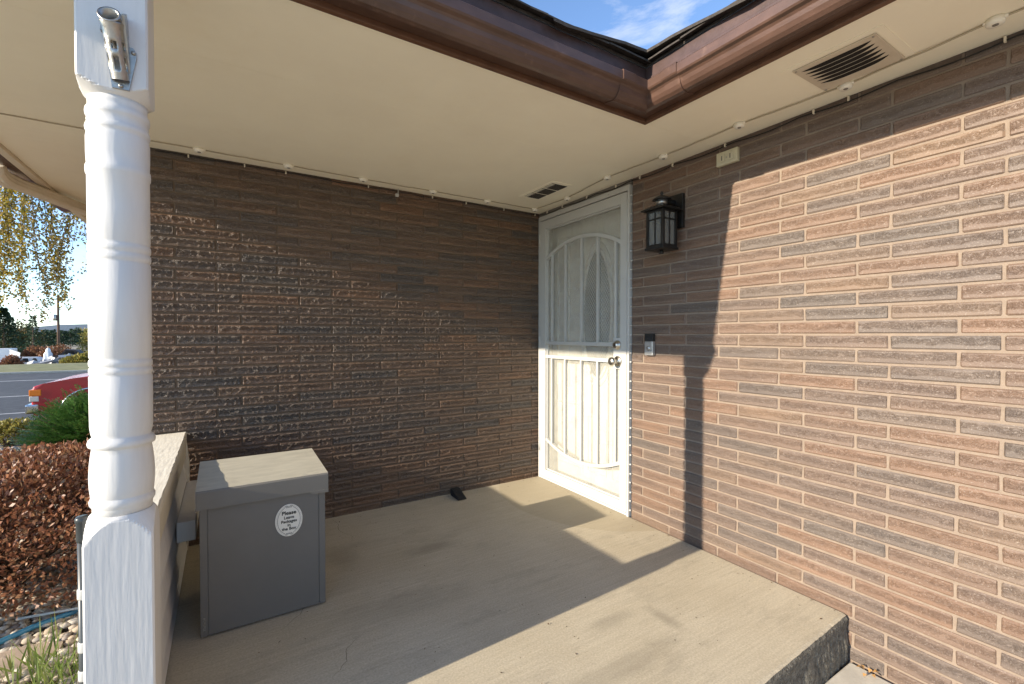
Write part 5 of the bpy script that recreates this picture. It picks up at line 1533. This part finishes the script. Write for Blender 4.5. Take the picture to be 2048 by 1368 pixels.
for sx_ in (84, 90, 97, 103, 109, 115, 122, 128, 135, 141, 147, 153, 158, 164, 170, 176, 181, 188, 196):
    t_ = rng.uniform(130, 190); p = at(sx_ + rng.uniform(-2, 2), t_)
    conifer('far_conifer', 'dark conifer in the distant tree line beyond the yard', p.x, p.y, t_ * rng.uniform(.024, .034) + .6, rng.uniform(1.6, 2.5), 260, fi, m_con, .75, 'conifers of the distant tree line', -2.5); fi += 1
# utility pole
p = at(117, 70)
up_ = thing('utility_pole', 'wooden utility pole with a grey transformer can', 'pole', (p.x, p.y, -2.4))
MB().tube([(p.x, p.y, -2.6), (p.x + .02, p.y, 7.2)], [.19, .13], 10).build('pole', m_stem, up_)
MB().lathe([(.22, 0), (.25, .05), (.25, .85), (.16, .95)], (p.x - .38, p.y, 3.3), 'Z', 14).build('transformer', M['alu'], up_)
MB().cbox((p.x - .9, p.y - .06, 6.5), (p.x + .9, p.y + .06, 6.65), .02).build('crossarm', m_stem, up_)

# ================================================================== BARE TREE BEHIND THE ROOF
bt = thing('bare_tree', 'bare branched tree whose twig tips show above the roof edge', 'tree', (16.1, 4.7, -.6))
bm_ = MB(); tips = []
def grow(p, d, ln_, r_, lev):
    q = p + d * ln_
    mid = p.lerp(q, .5) + Vector(rdir(1)[0]) * ln_ * .06
    bm_.tube([p, mid, q], [r_, r_ * .85, r_ * .65], 5 if lev > 1 else 8)
    if lev >= 5:
        tips.append(q); return
    for k in range(3 if lev < 4 else 2):
        nd = (d + Vector(rdir(1)[0]) * .62 + Vector((0, 0, .12))).normalized()
        grow(q, nd, ln_ * rng.uniform(.62, .82), r_ * .58, lev + 1)
grow(Vector((16.1, 4.7, -.6)), Vector((0.02, -.02, 1)), 4.6, .20, 0)
bm_.build('branches', m_stem, bt)

# ================================================================== LITTER BLOWN ONTO THE PORCH
lt = np.zeros((260, 3)); lt[:, 0] = npr.uniform(-2.2, -.03, 260); lt[:, 1] = npr.uniform(-2.15, -.03, 260); lt[:, 2] = .0015
edge_ = npr.rand(260) < .45
lt[:, 1] = np.where(edge_ & (npr.rand(260) < .5), -.02 - npr.rand(260) ** 2 * .12, lt[:, 1]); lt[:, 0] = np.where(edge_ & (lt[:, 1] < -.2), -.03 - npr.rand(260) ** 2 * .1, lt[:, 0])
T = rdir(260); T[:, 2] *= .25; T[:, 2] = np.abs(T[:, 2])
up3 = np.tile(np.array((0, 0, 1.0)), (260, 1)) + .3 * rdir(260)
q = leaf_quads(lt, T, up3, .004 + .010 * npr.rand(260) ** 2, .003 + .004 * npr.rand(260))
tag(quads('litter', q, leafmat('litter_crumbs', [(.05, .04, .03), (.12, .08, .05), (.20, .13, .06), (.08, .06, .04)], .1)), 'dark crumbs and leaf bits scattered on the porch floor', 'litter', kind='stuff')
lf = MB()
for k in range(6):
    a = k / 6 * 6.28
    c_ = Vector((-.045 + .012 * math.cos(a), -2.26 + .014 * math.sin(a), -.178 + .006 * (k % 3)))
    lf.add([c_, c_ + Vector((.014 * math.cos(a + .6), .014 * math.sin(a + .6), .012)), c_ + Vector((.024 * math.cos(a), .024 * math.sin(a), .004)), c_ + Vector((.014 * math.cos(a - .6), .014 * math.sin(a - .6), .010))], [(0, 1, 2, 3)])
tag(lf.build('fallen_leaves', pmat('dry_leaf', (.36, .20, .07), .7, .2, 60)), 'dry orange leaves caught at the foot of the step', 'leaves', kind='stuff')
